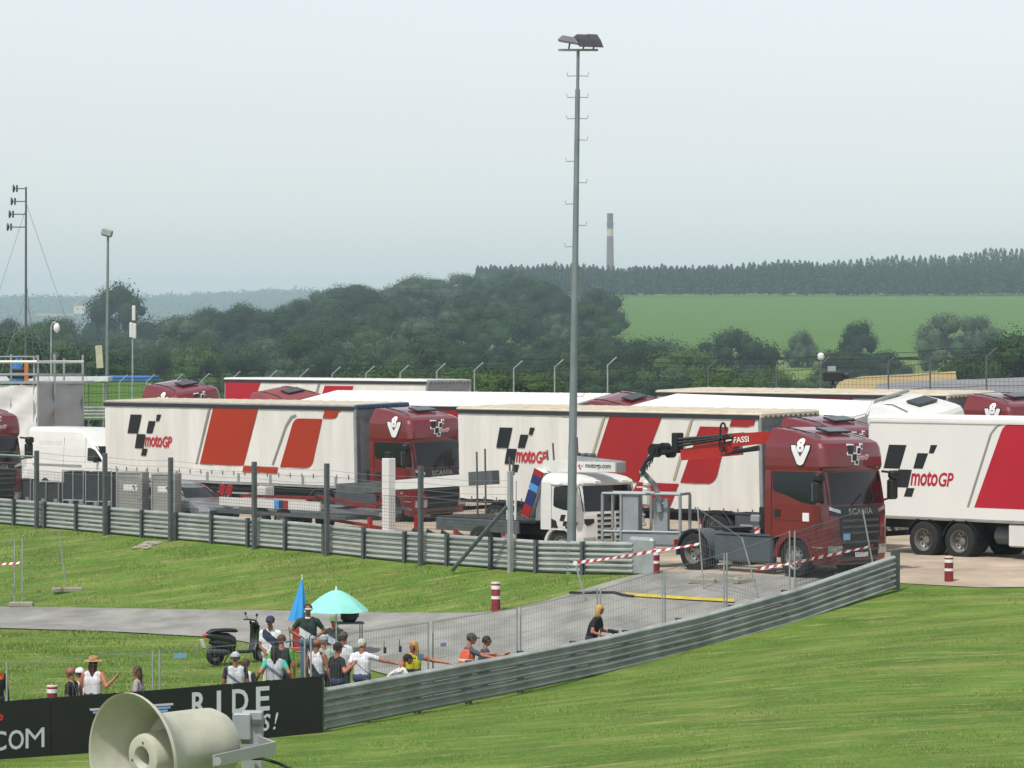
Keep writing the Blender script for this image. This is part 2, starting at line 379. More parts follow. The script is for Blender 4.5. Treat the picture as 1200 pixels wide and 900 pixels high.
def trunk_mesh(seed, m):
    rng = np.random.default_rng(seed); b = MB()
    b.tube([(0, 0, -.03), (.01, 0, .2), (.02, .01, .45), (0, .02, .7)], [.035, .026, .018, .006], 7)
    for i in range(5):
        a = rng.random() * 6.28; z = rng.uniform(.22, .5); d = Vector((math.cos(a), math.sin(a), .8)) * rng.uniform(.2, .3)
        b.tube([(0, 0, z), tuple(Vector((0, 0, z)) + d * .5 + Vector((0, 0, .02))), tuple(Vector((0, 0, z)) + d)], [.012, .008, .003], 5)
    me = bpy.data.meshes.new('trunk'); me.from_pydata(b.v, [], b.f); me.materials.append(m); return me
# unit trees: height 1, crown radius about .5
CROWNS = [[crown_mesh(10 + i * 4 + k, 38, 9500, .0135, M_leaf[k], 1.0 + .15 * (i % 2), 1.0) for i in range(3)] for k in range(4)]
TRUNKS = [trunk_mesh(i, M_bark) for i in range(2)]
def tree(name, loc, h, w, kind, i, label, group=None, cat='tree'):
    t = empty(name, loc, random.random() * 6.28, label, cat, group)
    for nm, me in (('crown', CROWNS[kind][i % 3]), ('trunk', TRUNKS[i % 2])):
        o = bpy.data.objects.new(nm, me); COL.objects.link(o); o.parent = t; o.scale = (w, w, h)
    return t
rt = random.Random(3); n_t = 0
# wooded slope: rows of individual trees, nearer rows standing lower
for D0, px0, px1, step, hmean in ((640, -40, 640, 44, 12.5), (740, -190, 720, 40, 13.5), (850, -35, 560, 38, 14.5), (850, 590, 712, 40, 12), (960, -190, 700, 37, 15.5), (1080, -190, 690, 36, 16.5), (1190, -40, 345, 36, 16), (1210, 330, 655, 34, 17.), (1370, 350, 640, 30, 16.5), (1560, 470, 630, 26, 17)):
    px = px0 + rt.uniform(0, 20)
    while px < px1:
        D = D0 * rt.uniform(.96, 1.05); x = (px - 600) * D / F; h = hmean * rt.uniform(.8, 1.2)
        if D0 < 700 and rt.random() < .25: h *= .7
        if D0 >= 850 and 85 < px < 190: h *= .72
        k = rt.choice([0, 0, 1, 1, 1, 3, 2]) if D0 < 900 else rt.choice([0, 1, 1, 3])
        tree('broadleaf_tree', (x, D, gz(x, D)), h, h * rt.uniform(.8, 1.1), k, rt.randrange(6), 'broadleaf tree in the hazy wood on the slope behind the debris fence', 'trees of the wooded slope')
        n_t += 1; px += step * rt.uniform(.75, 1.25)
def solo(px, ytop, ybase, D, wfac, kind, i, label, group=None, name='broadleaf_tree'):
    x = (px - 600) * D / F; ztop = EYE - (ytop - HZ) * D / F; zb = min(gz(x, D), EYE - (ybase - HZ) * D / F)
    return tree(name, (x, D, zb - .3), (ztop - zb) / .93, (ztop - zb) * wfac, kind, i, label, group)
solo(138, 330, 372, 1250, .82, 0, 2, 'lone round dark tree rising above the wood beside the left lamp pole')
solo(704, 338, 405, 1150, .95, 0, 0, 'large dark tree at the left corner of the green hillside field')
solo(672, 348, 405, 1120, .9, 0, 2, 'dark tree just left of the largest tree at the field corner')
solo(858, 385, 442, 800, 1.15, 0, 1, 'broad dark tree below the field, right of the tall floodlight mast', 'trees at the foot of the green field')
solo(1006, 374, 442, 860, .62, 0, 2, 'tall narrow dark tree standing against the green field', 'trees at the foot of the green field')
solo(940, 388, 440, 930, .75, 3, 0, 'small grey green tree left of the tall narrow tree', 'trees at the foot of the green field')
solo(985, 408, 446, 780, 1.2, 0, 0, 'low bush at the foot of the tall narrow tree', 'trees at the foot of the green field', 'bush')
solo(1035, 410, 446, 790, 1.1, 0, 1, 'low dark bush right of the tall narrow tree', 'trees at the foot of the green field', 'bush')
solo(1108, 366, 440, 900, .85, 3, 1, 'left one of the pair of tall grey green trees on the field', 'trees at the foot of the green field')
solo(1146, 368, 440, 930, .8, 3, 2, 'right one of the pair of tall grey green trees on the field', 'trees at the foot of the green field')
solo(768, 394, 448, 700, 1.3, 3, 1, 'pale bush row tree left of the broad dark tree', 'trees at the foot of the green field')
solo(808, 408, 446, 640, 1.5, 2, 2, 'low light green bush right of the pale bush', 'trees at the foot of the green field', 'bush')
solo(740, 398, 448, 660, .9, 0, 0, 'dark slender tree near the floodlight mast', 'trees at the foot of the green field')
solo(1195, 388, 448, 420, .95, 1, 0, 'near dark tree at the right picture edge', 'near trees at the right edge')
solo(1162, 404, 448, 430, .95, 0, 1, 'near dark tree second from the right picture edge', 'near trees at the right edge')
solo(1132, 412, 448, 440, .8, 1, 2, 'near low tree third from the right picture edge', 'near trees at the right edge')
for i, (px, yt, w) in enumerate(((446, 432, 1.6), (480, 433, 1.5), (535, 430, 1.8), (570, 431, 1.7), (620, 434, 1.5), (842, 432, 1.3), (400, 436, 1.4))):
    solo(px, yt, 452, 260, w, 2, i, 'light green shrub behind the debris fence, ' + ['third from left', 'fourth from left', 'widest of the row', 'right of the widest', 'nearest left of the mast', 'alone far right of the mast', 'leftmost of the row'][i], 'shrubs behind the debris fence', 'shrub')
for i, (px, h) in enumerate(((-25, 402), (5, 398), (60, 404), (100, 405))): solo(px, h, 448, 420, 1.2, 1, i, 'bushy tree behind the scaffold platform, ' + ['at the very picture edge', 'left of the antenna mast', 'between antenna mast and lamp pole', 'just left of the lamp pole'][i], 'bushes behind the scaffold', 'bush')
for i in range(22):
    px = 640 + i * 26 + rt.uniform(-8, 8)
    if 975 < px < 1130: continue
    D = rt.uniform(470, 560); x = (px - 600) * D / F
    tree('bush', (x, D, gz(x, D)), rt.uniform(8.0, 10.5), rt.uniform(9, 13), rt.choice([0, 1, 2, 3]), i, 'bush in the hedge row below the green hillside field', 'hedge row below the green field', 'bush')
# conifer plantation along the hill crest: reads as one mass
def conifers():
    rng = np.random.default_rng(5); Vs = []
    for D0, px0, px1, st, hh in ((1935, 575, 1290, 4.6, 16.0), (1960, 560, 1290, 4.6, 17.), (1990, 560, 1290, 4.6, 17.5), (2060, 560, 1290, 5, 18.), (2150, 560, 1290, 5.5, 19), (2330, 820, 1290, 6, 20), (2480, 900, 1290, 7, 22)):
        px = px0
        while px < px1:
            D = D0 + rng.uniform(-15, 15); x = (px - 600) * D / F; h = hh * .86 * rng.uniform(.92, 1.06) * (1 + .05 * math.sin(px * .05) + .04 * math.sin(px * .021 + 1)); z = gz(x, D); r = h * rng.uniform(.15, .22)
            n = 230; t = rng.random(n) ** .8; a = rng.random(n) * 6.283; rr = r * (1 - t) ** .55 * rng.uniform(.7, 1.1, n) + .15
            p = np.stack([x + np.cos(a) * rr, D + np.sin(a) * rr, z + h * (.12 + .88 * t)], 1); s = rng.uniform(.45, .95, n)[:, None] * (1.15 - .6 * t[:, None])
            out = np.stack([np.cos(a), np.sin(a), -.5 * np.ones(n)], 1); tn = np.stack([-np.sin(a), np.cos(a), np.zeros(n)], 1)
            Vs.append(np.stack([p - tn * s, p + out * s, p + tn * s, p - out * s * .6 + np.array([0, 0, .5])], 1).reshape(-1, 3))
            px += st * rng.uniform(.7, 1.3)
    o = bpy.data.objects.new('conifer_forest', mesh_quads('conifer_forest', np.concatenate(Vs), M_con)); COL.objects.link(o)
    tag(o, 'dense dark conifer plantation along the crest of the hill', 'forest', kind='stuff')
conifers()
def far_ridge():
    rng = np.random.default_rng(6); Vs = []
    for D0 in (4300, 4700, 5100, 5500, 5900, 6300, 6700, 7000, 7300, 7500, 7750):
        px = -330
        while px < 640:
            D = D0 + rng.uniform(-60, 60); x = (px - 600) * D / F; z = gz(x, D); r = rng.uniform(7, 13)
            Vs.append(leaf_cloud([(x, D, z + 8)], [r * 1.4], 46, 4.4, 1.1, rng)); px += rng.uniform(4, 8)
    o = bpy.data.objects.new('distant_woodland', mesh_quads('distant_woodland', np.concatenate(Vs), M_con)); COL.objects.link(o)
    tag(o, 'faint blue wooded ridge on the horizon at the left', 'woodland', kind='stuff')
far_ridge()
# tall brick chimney far behind the forest
D = 3600.; p = at(715, 345, D); zt = at(715, 250, D).z
ch = empty('chimney', (p.x, D, p.z - 20), 0, 'tall banded industrial chimney rising behind the conifer forest', 'chimney')
H_ = zt - p.z + 20
M_c1, M_c2, M_c3 = mat('chimney_brick', '#5e463f', .9, var=.1, scale=.1), mat('chimney_band', '#b8a08c', .9), mat('chimney_dark', '#33343c', .9)
def cyl_part(nm, z0, z1, r0, r1, m, par, n=16): return MB().lathe([(0, z0), (r0, z0), (r1, z1), (0, z1)], n).build(nm, m, par, 40)
cyl_part('shaft', 0, H_ - 23, 4.3, 3.3, M_c1, ch); cyl_part('pale_band', H_ - 23, H_ - 15.5, 3.25, 3.2, M_c2, ch)
cyl_part('upper_shaft', H_ - 15.5, H_ - 1.5, 3.2, 3.0, M_c3, ch); cyl_part('gallery', H_ - 11, H_ - 10.2, 4.2, 4.2, M_c3, ch); cyl_part('rim', H_ - 1.5, H_, 3.25, 3.25, M_c3, ch)
# a white house far away on the left
hs = empty('house', tuple(at(93, 368, 3300)), .3, 'tiny white gabled house far away on the left', 'house')
MB().box((0, 0, 4), (9, 8, 8)).build('wall', mat('house_white', '#c9c6bf', .8), hs)
MB().prism([(-5, 0), (5, 0), (0, 4.5)], 8.6, Matrix.Translation((0, 4.3, 8)) @ Matrix.Rotation(R(90), 4, 'X')).build('roof', mat('house_roof', '#8d827d', .8), hs)
for xx in (-2.4, 2.4): MB().box((xx, -4.03, 4.5), (1.2, .1, 1.6)).build('window', mat('house_glass', '#3c4248', .3), hs)
b = MB(); b.box((0, 0, 0), (34, 16, 2.4)); o = b.build('sand_bank', mat('sand', '#a39684', .9), loc=at(66, 369, 3200)); tag(o, kind='structure')
# ------------------------------------------------------------------ haze: one closed box of air round the whole scene
hz = MB(); hz.box((0, 4300, 75), (15000, 9200, 170)); ho = hz.build('haze', []); tag(ho, 'thin summer haze filling the air over the valley', 'haze', kind='stuff')
hm = bpy.data.materials.new('haze_air'); hm.use_nodes = True; hn = hm.node_tree.nodes
hn.remove(hn['Principled BSDF']); pv = hn.new('ShaderNodeVolumePrincipled'); hm.node_tree.links.new(pv.outputs[0], hn['Material Output'].inputs['Volume'])
pv.inputs['Density'].default_value = .00015; pv.inputs['Color'].default_value = (.66, .82, 1.0, 1); pv.inputs['Anisotropy'].default_value = 0.
ho.data.materials.clear(); ho.data.materials.append(hm); ho.display_type = 'WIRE'
# ------------------------------------------------------------------ vehicle materials
M_red = mat('truck_red_paint', '#6a0914', .34, var=.08, scale=1.2, coat=1.)
M_red2 = mat('truck_red_faded', '#7c3a3c', .6, var=.1, scale=1.2, coat=.1)
M_whitep = mat('white_paint', '#cfcfcb', .45, var=.04, scale=2, coat=.25)
M_curtain = mat('white_tarpaulin', '#d6d3cc', .55, var=.08, scale=1.6, bump=.15, bscale=4, stretch=(1, 1, .16), c2='#d9d6d0')
M_box = mat('white_box_panel', '#d8d7d3', .4, var=.03, scale=.7, coat=.1)
M_roof_b = mat('dusty_roof', '#c6bdab', .85, var=.12, scale=1.5)
M_roof_w = mat('white_roof', '#dcdad4', .7, var=.04, scale=.7)
M_orange = mat('stripe_orange', '#a02c0c', .55, var=.05, scale=1)
M_sred = mat('stripe_red', '#9a141a', .5, var=.05, scale=1)
M_crim = mat('stripe_crimson', '#a81029', .42, var=.04, scale=1)
M_black = mat('graphic_black', '#16181c', .5, var=.1)
M_gline = mat('graphic_grey', '#85857f', .6)
M_tan = mat('graphic_tan', '#a79d84', .6)
M_tred = mat('graphic_text_red', '#b5202a', .5)
M_wht = mat('graphic_white', '#dcdcdc', .5, var=.03)
M_tyre = mat('tyre_rubber', '#1b1b1c', .85, var=.25, scale=6, bump=.2, bscale=40)
M_rim = mat('wheel_rim', '#8f8d88', .42, .6, var=.2, scale=6)
M_steel = mat('galvanised_steel', '#979d9d', .5, .2, var=.16, scale=2.2, bump=.05, bscale=8)
M_steeld = mat('weathered_steel_post', '#5c6263', .6, .4, var=.2, scale=4)
M_chas = mat('chassis_dark', '#1f2124', .6, .2, var=.3, scale=4)
M_grey = mat('skirt_grey', '#454b52', .45, var=.12, scale=2, coat=.15)
M_glass = mat('vehicle_glass', '#0b0f11', .10, var=.2, scale=.8, coat=.25, spec=.5)
M_hatch = mat('roof_hatch_dark', '#24282c', .25, coat=.4)
M_chrome = mat('lamp_glass', '#b9bdbf', .15, .6, var=.2, scale=8)
M_plast = mat('black_plastic', '#17191b', .5, var=.15)
M_rail_b = mat('blue_roof_rail', '#33506f', .5, var=.2)
M_railg = mat('grey_roof_rail', '#8f9294', .5, .2, var=.15)
M_dark = mat('dark_band', '#2b2f35', .5, var=.1)
TSE = R(90)
def place(o, px, D, heading, zoff=0., roll=0., pitch=0., near=-1.25, back=0.):
    """stand a vehicle so that its near front corner falls on bearing px at depth D"""
    th = R(heading); c, s = math.cos(th), math.sin(th)
    x = (px - 600) * D / F + near * -1 * s - back * c; y = D + near * -1 * c + back * s
    o.location = (x, y, zoff + gz(x, y) * 0); o.rotation_euler = (R(roll), R(pitch), -th); return o
def wheel(name, x, y, z, r, w, parent, dual=False, side=-1):
    t = MB(); M = Matrix.Translation((x, y, z)) @ Matrix.Rotation(R(90), 4, 'X')
    h = w / 2; n = 28
    t.lathe([(r * .60, -h), (r * .78, -h * 1.02), (r * .94, -h * .95), (r, -h * .72), (r, h * .72), (r * .94, h * .95), (r * .78, h * 1.02), (r * .60, h)], n, M, True)
    wo = t.build(name, M_tyre, parent, 30)
    k = MB(); sg = -side; d = .10 if not dual else .02
    k.lathe([(r * .62, h * sg * .98), (r * .57, h * sg * .97), (r * .50, h * sg * (.62 if not dual else .35)), (r * .30, h * sg * (.70 if not dual else .15)), (r * .20, h * sg * (.92 if not dual else .45)), (r * .1, h * sg * (.95 if not dual else .5)), (0, h * sg * (.95 if not dual else .5))], 24, M)
    ro = k.build('rim', M_rim, wo, 30)
    q = MB()
    for i in range(10):
        a = i / 10 * 6.283; q.tube([(x + math.cos(a) * r * .42, y - h * sg * (.70 if not dual else .33), z + math.sin(a) * r * .42), (x + math.cos(a) * r * .42, y - h * sg * (.60 if not dual else .2), z + math.sin(a) * r * .42)], r * .055, 8)
    tag(q.build('rim_hole', M_plast, wo), kind='stuff')
    return wo
# ---- cab surface: half width, front face and roof as a loft over height
CAB_R = dict(z=[1.05, 1.3, 1.6, 1.9, 2.35, 2.80, 2.86, 2.92, 3.15, 3.40, 3.52, 3.60, 3.72, 3.84, 3.90], xf=[.02, .02, 0, -.03, -.11, -.20, -.17, -.10, -.12, -.17, -.24, -.40, -.85, -1.4, -1.9],
             w=[1.25, 1.25, 1.25, 1.25, 1.24, 1.22, 1.225, 1.23, 1.225, 1.215, 1.195, 1.13, 1.05, .98, .93], xb=[-2.25] * 15, bow=.13, r=.26)
CAB_P = dict(z=[.95, 1.2, 1.45, 1.6, 2.0, 2.42, 2.48, 2.56, 2.66, 2.74, 2.78], xf=[.02, .02, 0, -.03, -.11, -.20, -.17, -.2, -.36, -.65, -1.0],
             w=[1.22, 1.22, 1.22, 1.22, 1.21, 1.19, 1.19, 1.17, 1.1, .98, .85], xb=[-1.75] * 11, bow=.12, r=.24)
def prof(C, k, z): return float(np.interp(z, C['z'], C[k]))
def fx(C, y, z):
    w = prof(C, 'w', z); r = C['r']; a = abs(y); x = prof(C, 'xf', z) - C['bow'] * (min(a, w - r) / w) ** 2
    if a > w - r: t = min(1., (a - (w - r)) / r); x -= r * (1 - math.sqrt(max(0, 1 - t * t)))
    return x
def cab_ring(C, z):
    w = prof(C, 'w', z); r = C['r']; xb = prof(C, 'xb', z); P = []
    ys = [-w * math.sin(t) if False else None for t in ()]
    yy = [w - r + r * math.sin(t) for t in np.linspace(math.pi / 2, 0, 6)] + list(np.linspace(w - r, 0, 6)[1:])
    xs_ = fx(C, w - r, z) - r
    side = [(x, -w) for x in np.linspace(xb, xs_, 6)[:-1]]
    P = side + [(fx(C, y, z), -y) for y in yy]; P = P + [(x, -y) for x, y in P[::-1][1:]]
    return P
def cab_shell(C, m, parent, name='cab_body'):
    b = MB(); zz = [z + (z2 - z) * f for z, z2 in zip(C['z'][:-1], C['z'][1:]) for f in (0, .5)] + [C['z'][-1]]
    rings = [[(x, y, z) for x, y in cab_ring(C, z)] for z in zz]; n = len(rings[0])
    for a in range(len(rings) - 1):
        b.add(rings[a] + rings[a + 1], [(i, (i + 1) % n, n + (i + 1) % n, n + i) for i in range(n)])
    b.add(rings[-1], [tuple(range(n))]); b.add(rings[0], [tuple(range(n - 1, -1, -1))])
    return b.build(name, m, parent, 32)
def front_patch(C, cols, off, m, parent, name, thick=.02, nz=4):
    """panel on the curved front: cols = (y, z low, z high)"""
    b = MB(); P = [[(fx(C, y, zl + (zh - zl) * j / nz) + off, y, zl + (zh - zl) * j / nz) for j in range(nz + 1)] for y, zl, zh in cols]
    b.grid(P, True); Q = [[(p[0] - thick, p[1], p[2]) for p in row] for row in P]
    for rowP, rowQ in ((P[0], Q[0]), (P[-1], Q[-1])): b.grid([rowP, rowQ])
    b.grid([[r[0] for r in P], [r[0] for r in Q]]); b.grid([[r[-1] for r in P], [r[-1] for r in Q]])
    return b.build(name, m, parent, 40)
def side_patch(C, cols, off, m, parent, name, side=-1, nz=3, thick=.02):
    b = MB(); P = [[(x, side * (prof(C, 'w', zl + (zh - zl) * j / nz) + off), zl + (zh - zl) * j / nz) for j in range(nz + 1)] for x, zl, zh in cols]
    b.grid(P); Q = [[(p[0], p[1] - side * thick, p[2]) for p in row] for row in P]
    for rowP, rowQ in ((P[0], Q[0]), (P[-1], Q[-1])): b.grid([rowP, rowQ])
    b.grid([[r[0] for r in P], [r[0] for r in Q]]); b.grid([[r[-1] for r in P], [r[-1] for r in Q]])
    return b.build(name, m, parent, 40)
def decal(tx, fn, m, parent, name):
    vs, fs = tx; b = MB(); b.add([fn(x, y) for x, y in vs], fs); return b.build(name, m, parent)
def poly_shape(P): return (P, [tuple(range(len(P)))])
SH = .30
def checker(ox, oz, s=1.):
    """the five leaning squares of the emblem, corner at ox, oz; total height s*1.49"""
    q = [[(0, .79), (.59, .79), (.84, 1.47), (.20, 1.47)], [(.40, .26), (.89, .26), (1.03, .77), (.54, .77)], [(.74, 0), (1.03, 0), (1.13, .25), (.84, .25)], [(1.08, .81), (1.42, .81), (1.62, 1.25), (1.23, 1.25)], [(1.64, 1.25), (1.81, 1.25), (1.95, 1.49), (1.71, 1.49)]]
    return [[(ox + x * s, oz + z * s) for x, z in p] for p in q]
def merge(shapes):
    V = []; Fc = []
    for vs, fs in shapes: o = len(V); V += vs; Fc += [tuple(i + o for i in f) for f in fs]
    return V, Fc
def outline(P, d):
    c = Vector((sum(p[0] for p in P) / len(P), sum(p[1] for p in P) / len(P))); return [tuple(Vector(p) + (Vector(p) - c).normalized() * d) for p in P]
def emblem_v8(fn, parent, s=.8):
    """pale V shield carrying a figure 8"""
    V = [(-.5, .30), (-.27, .30), (-.22, .16), (0, -.16), (.22, .16), (.27, .30), (.5, .30), (.45, .10), (.16, -.44), (0, -.50), (-.16, -.44), (-.45, .10)]
    tri = [(0, 1, 2, 11), (2, 3, 10, 11), (3, 9, 10), (3, 8, 9), (3, 4, 7, 8), (4, 5, 6, 7)]
    Bk = outline(V, .07); b = MB(); b.add([fn(x * s, y * s, .012) for x, y in Bk], [(0, 1, 2, 3, 4, 5, 6, 7, 8, 9, 10, 11)])
    b.build('emblem_backing', M_black, parent)
    tx = fit(text2d('8', 1, 0, .05), .40, .56, -.20, .02); bk = fit(text2d('8', 1, 0, .12), .44, .56, -.22, .31)
    vs = [fn(x * s, y * s, .018) for x, y in V]; b = MB(); b.add(vs, tri); b.add([fn(x * s, y * s, .026) for x, y in tx[0]], tx[1]); b.build('emblem', M_wht, parent)
def front_logo(C, parent, y0, z0, s):
    f = lambda o: (lambda a, c: (fx(C, y0 - a, z0 + c) + o, y0 - a, z0 + c))
    # seen from the front the lettering runs from the vehicle's right (-y) to its left
    g = lambda o: (lambda a, c: (fx(C, y0 + a, z0 + c) + o, y0 + a, z0 + c))
    ch_ = checker(0, 0, s)
    b = MB(); k = g(.012)
    for p in ch_: b.add([k(*q) for q in outline(p, .05)], [(0, 1, 2, 3)])
    tb = fit(text2d('motoGP', 1, .3, .07, .9), 1.62 * s, .42 * s, .93 * s, .30 * s); b.add([k(*q) for q in tb[0]], tb[1])
    b.build('logo_outline', M_wht, parent)
    b = MB(); k = g(.020)
    for p in ch_: b.add([k(*q) for q in p], [(0, 1, 2, 3)])
    b.build('logo', M_black, parent)
    decal(fit(text2d('motoGP', 1, .3, .0, .9), 1.5 * s, .34 * s, .98 * s, .34 * s), g(.024), M_tred, parent, 'logo_lettering')
def make_tractor(name, m, label, cat='truck', group=None, logo=True, tail=True, grille=M_plast):
    C = CAB_R; t = empty(name, (0, 0, 0), 0, label, cat, group)
    body = cab_shell(C, m, t)
    # lower front: bumper ahead of the wheel arch
    b = MB(); L = dict(z=[.36, .5, .8, 1.06], xf=[-.06, 0, .03, .02], w=[1.2, 1.24, 1.25, 1.25], xb=[-.62, -.62, -.66, -.72], bow=.13, r=.26)
    cab_shell(L, m, t, 'bumper')
    for s in (-1, 1):
        b = MB(); b.box((-.40, s * 1.245, .56), (.34, .03, .03)); b.box((-.40, s * 1.245, .82), (.34, .03, .03)); b.build('step', M_chrome, t)
        # wheel-arch fender
        b = MB(); r0, r1 = .56, .70; P = []
        for i in range(13):
            a = math.pi * (i / 12) * 1.0; P.append([(-1.24 + math.cos(a) * rr, s * yy, .52 + math.sin(a) * rr * (1.0)) for rr, yy in ((r0, .9), (r0, 1.24), (r1, 1.255), (r1, .9))])
        b.grid(P); b.build('fender', m, t, 40)
        side_patch(C, [(x, zl, 2.78) for x, zl in ((-1.98, 2.34), (-1.93, 2.26), (-1.8, 2.22), (-1.5, 2.16), (-1.2, 2.06), (-.95, 1.98), (-.55, 1.93), (-.48, 1.93), (-.45, 2.1))], .006, M_glass, t, 'side_window', s)
        b = MB(); b.tube([(-2.02, s * 1.253, 1.1), (-2.02, s * 1.248, 2.82)], .008, 4); b.tube([(-.46, s * 1.253, 1.1), (-.46, s * 1.248, 1.9)], .008, 4); b.tube([(-2.02, s * 1.253, 1.5), (-.46, s * 1.253, 1.5)], .006, 4); b.build('door_seam', M_plast, t)
        b = MB(); b.box((-1.80, s * 1.26, 1.68), (.2, .03, .2), None, .01); b.build('door_handle', M_plast, t)
        mr = MB(); mr.box((-.18, s * 1.50, 2.28), (.18, .3, .55), None, .05); mr.box((-.15, s * 1.50, 2.66), (.2, .32, .22), None, .05); mr.tube([(-.3, s * 1.2, 2.75), (-.2, s * 1.45, 2.72)], .035, 6); mr.tube([(-.3, s * 1.2, 1.98), (-.2, s * 1.45, 2.05)], .03, 6)
        mo = mr.build('mirror', M_plast, t, 30)
        MB().box((-.275, s * 1.50, 2.28), (.01, .24, .46)).build('mirror_glass', M_chrome, mo)
        # headlamp and corner lamp on the bumper
        front_patch(L, [(s * y, .62, .86) for y in (.72, .85, .98, 1.08, 1.16)], .008, M_chrome, t, 'headlight')
        wheel('wheel', -1.24, s * 1.05, .52, .52, .34, t, False, s)
    front_patch(C, [(y, 1.93 - .0 * abs(y), 2.77) for y in np.linspace(-1.12, 1.12, 17)], .006, M_glass, t, 'windscreen', .02, 5)
    front_patch(C, [(y, 2.80, 2.90 + .03 * (1 - y * y)) for y in np.linspace(-1.14, 1.14, 13)], .035, m, t, 'sun_visor', .06, 2)
    g1 = front_patch(C, [(y, 1.06, 1.80) for y in np.linspace(-.80, .80, 13)], .008, grille, t, 'grille', .02, 3)
    front_patch(L, [(y, .40, 1.06) for y in np.linspace(-.70, .70, 11)], .012, grille, t, 'lower_grille', .02, 3)
    for i, z in enumerate((.52, .72, .92, 1.16, 1.32, 1.48)):
        front_patch(C if z > 1.05 else L, [(y, z, z + .06) for y in np.linspace(-.72, .72, 11)], .035, M_grey, g1, 'slat', .03, 1)
    front_patch(C, [(y, 1.64, 1.90) for y in np.linspace(-1.12, 1.12, 15)], .010, M_dark, t, 'nose_panel', .02, 2)
    for s in (-1, 1):
        front_patch(C, [(s * y, 1.70 + .025 * k, 1.79 + .025 * k) for k, y in enumerate((.76, .86, .96, 1.05, 1.12))], .022, M_chrome, t, 'nose_lamp', .02, 1)
    if logo:
        decal(fit(text2d('SCANIA', 1, 0, .03, 1.1), .95, .17, -.48, 1.66), lambda a, c: (fx(C, a, c) + .024, a, c), M_gline, t, 'nameplate')
        front_logo(C, t, -.36, 2.98, .33)
        emblem_v8(lambda a, c, o: (-1.02 + a, -(prof(C, 'w', 3.27 + c) + o), 3.27 + c), t, .66)
    b = MB(); b.box((0, 0, 0), (.5, .9, .06), None, .02); hb = b.build('roof_hatch', M_hatch, t); hb.location = (-1.12, .2, 3.84); hb.rotation_euler = (0, R(12), 0)
    b = MB(); b.tube([(-.6, -.9, 3.66), (-1.0, -.75, 3.77), (-1.8, -.7, 3.90), (-2.2, -.7, 3.91)], .014, 5); b.tube([(-.6, .9, 3.66), (-1.0, .75, 3.77), (-1.8, .7, 3.90), (-2.2, .7, 3.91)], .014, 5); b.build('roof_seam', M_plast, t)
    for s in (-.35, .35):
        b = MB(); b.tube([(fx(C, s, 1.9) + .03, s, 1.9), (fx(C, s + .45, 2.2) + .025, s + .45, 2.2)], .012, 4); b.build('wiper', M_plast, t)
    if tail:
        b = MB(); b.box((-3.3, .42, .85), (4.6, .08, .26)); b.box((-3.3, -.42, .85), (4.6, .08, .26))
        for x in (-1.6, -2.6, -3.6, -4.6, -5.5): b.box((x, 0, .85), (.1, .84, .2))
        b.box((-1.5, 0, .9), (1.6, 1.6, .5)); b.build('chassis_frame', M_chas, t)
        MB().box((-2.62, 0, 1.45), (.25, 1.9, .7), None, .03).build('air_tank_rack', M_chas, t)
        b = MB(); b.prism([(-.45, -.42), (.35, -.42), (.45, 0), (.35, .42), (-.45, .42)], .09, Matrix.Translation((-4.55, 0, 1.08))); b.build('fifth_wheel', M_chas, t)
        for s in (-1, 1):
            wheel('wheel', -4.84, s * .95, .52, .52, .60, t, True, s)
            b = MB(); P = []
            for i in range(15):
                a = math.pi * (-.05 + 1.1 * i / 14); P.append([(-4.84 + math.cos(a) * rr, s * yy, .52 + math.sin(a) * rr) for rr, yy in ((.60, .62), (.60, 1.24), (.635, 1.25), (.635, .62))])
            b.grid(P); b.build('mudguard', M_grey, t, 40)
            b = MB(); b.bbox((-3.05, s * 1.12, .70), (2.1, .26, .74), .06); b.box((-3.05, s * 1.20, 1.075), (2.1, .14, .05)); b.build('side_skirt', M_grey, t, 40)
            b = MB(); b.box((-5.62, s * .9, .75), (.05, .5, .16)); b.build('tail_lamp', M_tred, t)
    return t
def side_poly(P, y, m, parent, name):
    """flat graphic on a vehicle's right flank; P in (x, z)"""
    b = MB(); n = len(P); b.add([(x, y, z) for x, z in P] + [(x, y + .003, z) for x, z in P], [tuple(range(n)), ] + [(i, n + i, n + (i + 1) % n, (i + 1) % n) for i in range(n)]); return b.build(name, m, parent)
def arc(cx, cz, r, a0, a1, n=6, k=1.): return [(cx + k * r * math.cos(R(a0 + (a1 - a0) * i / n)), cz + r * math.sin(R(a0 + (a1 - a0) * i / n))) for i in range(n + 1)]
def flank_logo(x0, z0, y, parent, s=1., text_m=None):
    for p in checker(x0, z0, s): side_poly(p, y, M_black, parent, 'logo_square')
    decal(fit(text2d('moto', 1, .22, .022, .95), .98 * s, .44 * s, x0 + .98 * s, z0 + .32 * s), lambda a, c: (a, y - .001, c), text_m or M_tred, parent, 'logo_lettering')
    decal(fit(text2d('GP', 1, .22, .022, .95), .54 * s, .40 * s, x0 + 1.99 * s, z0 + .32 * s), lambda a, c: (a, y - .001, c), text_m or M_tred, parent, 'logo_lettering')
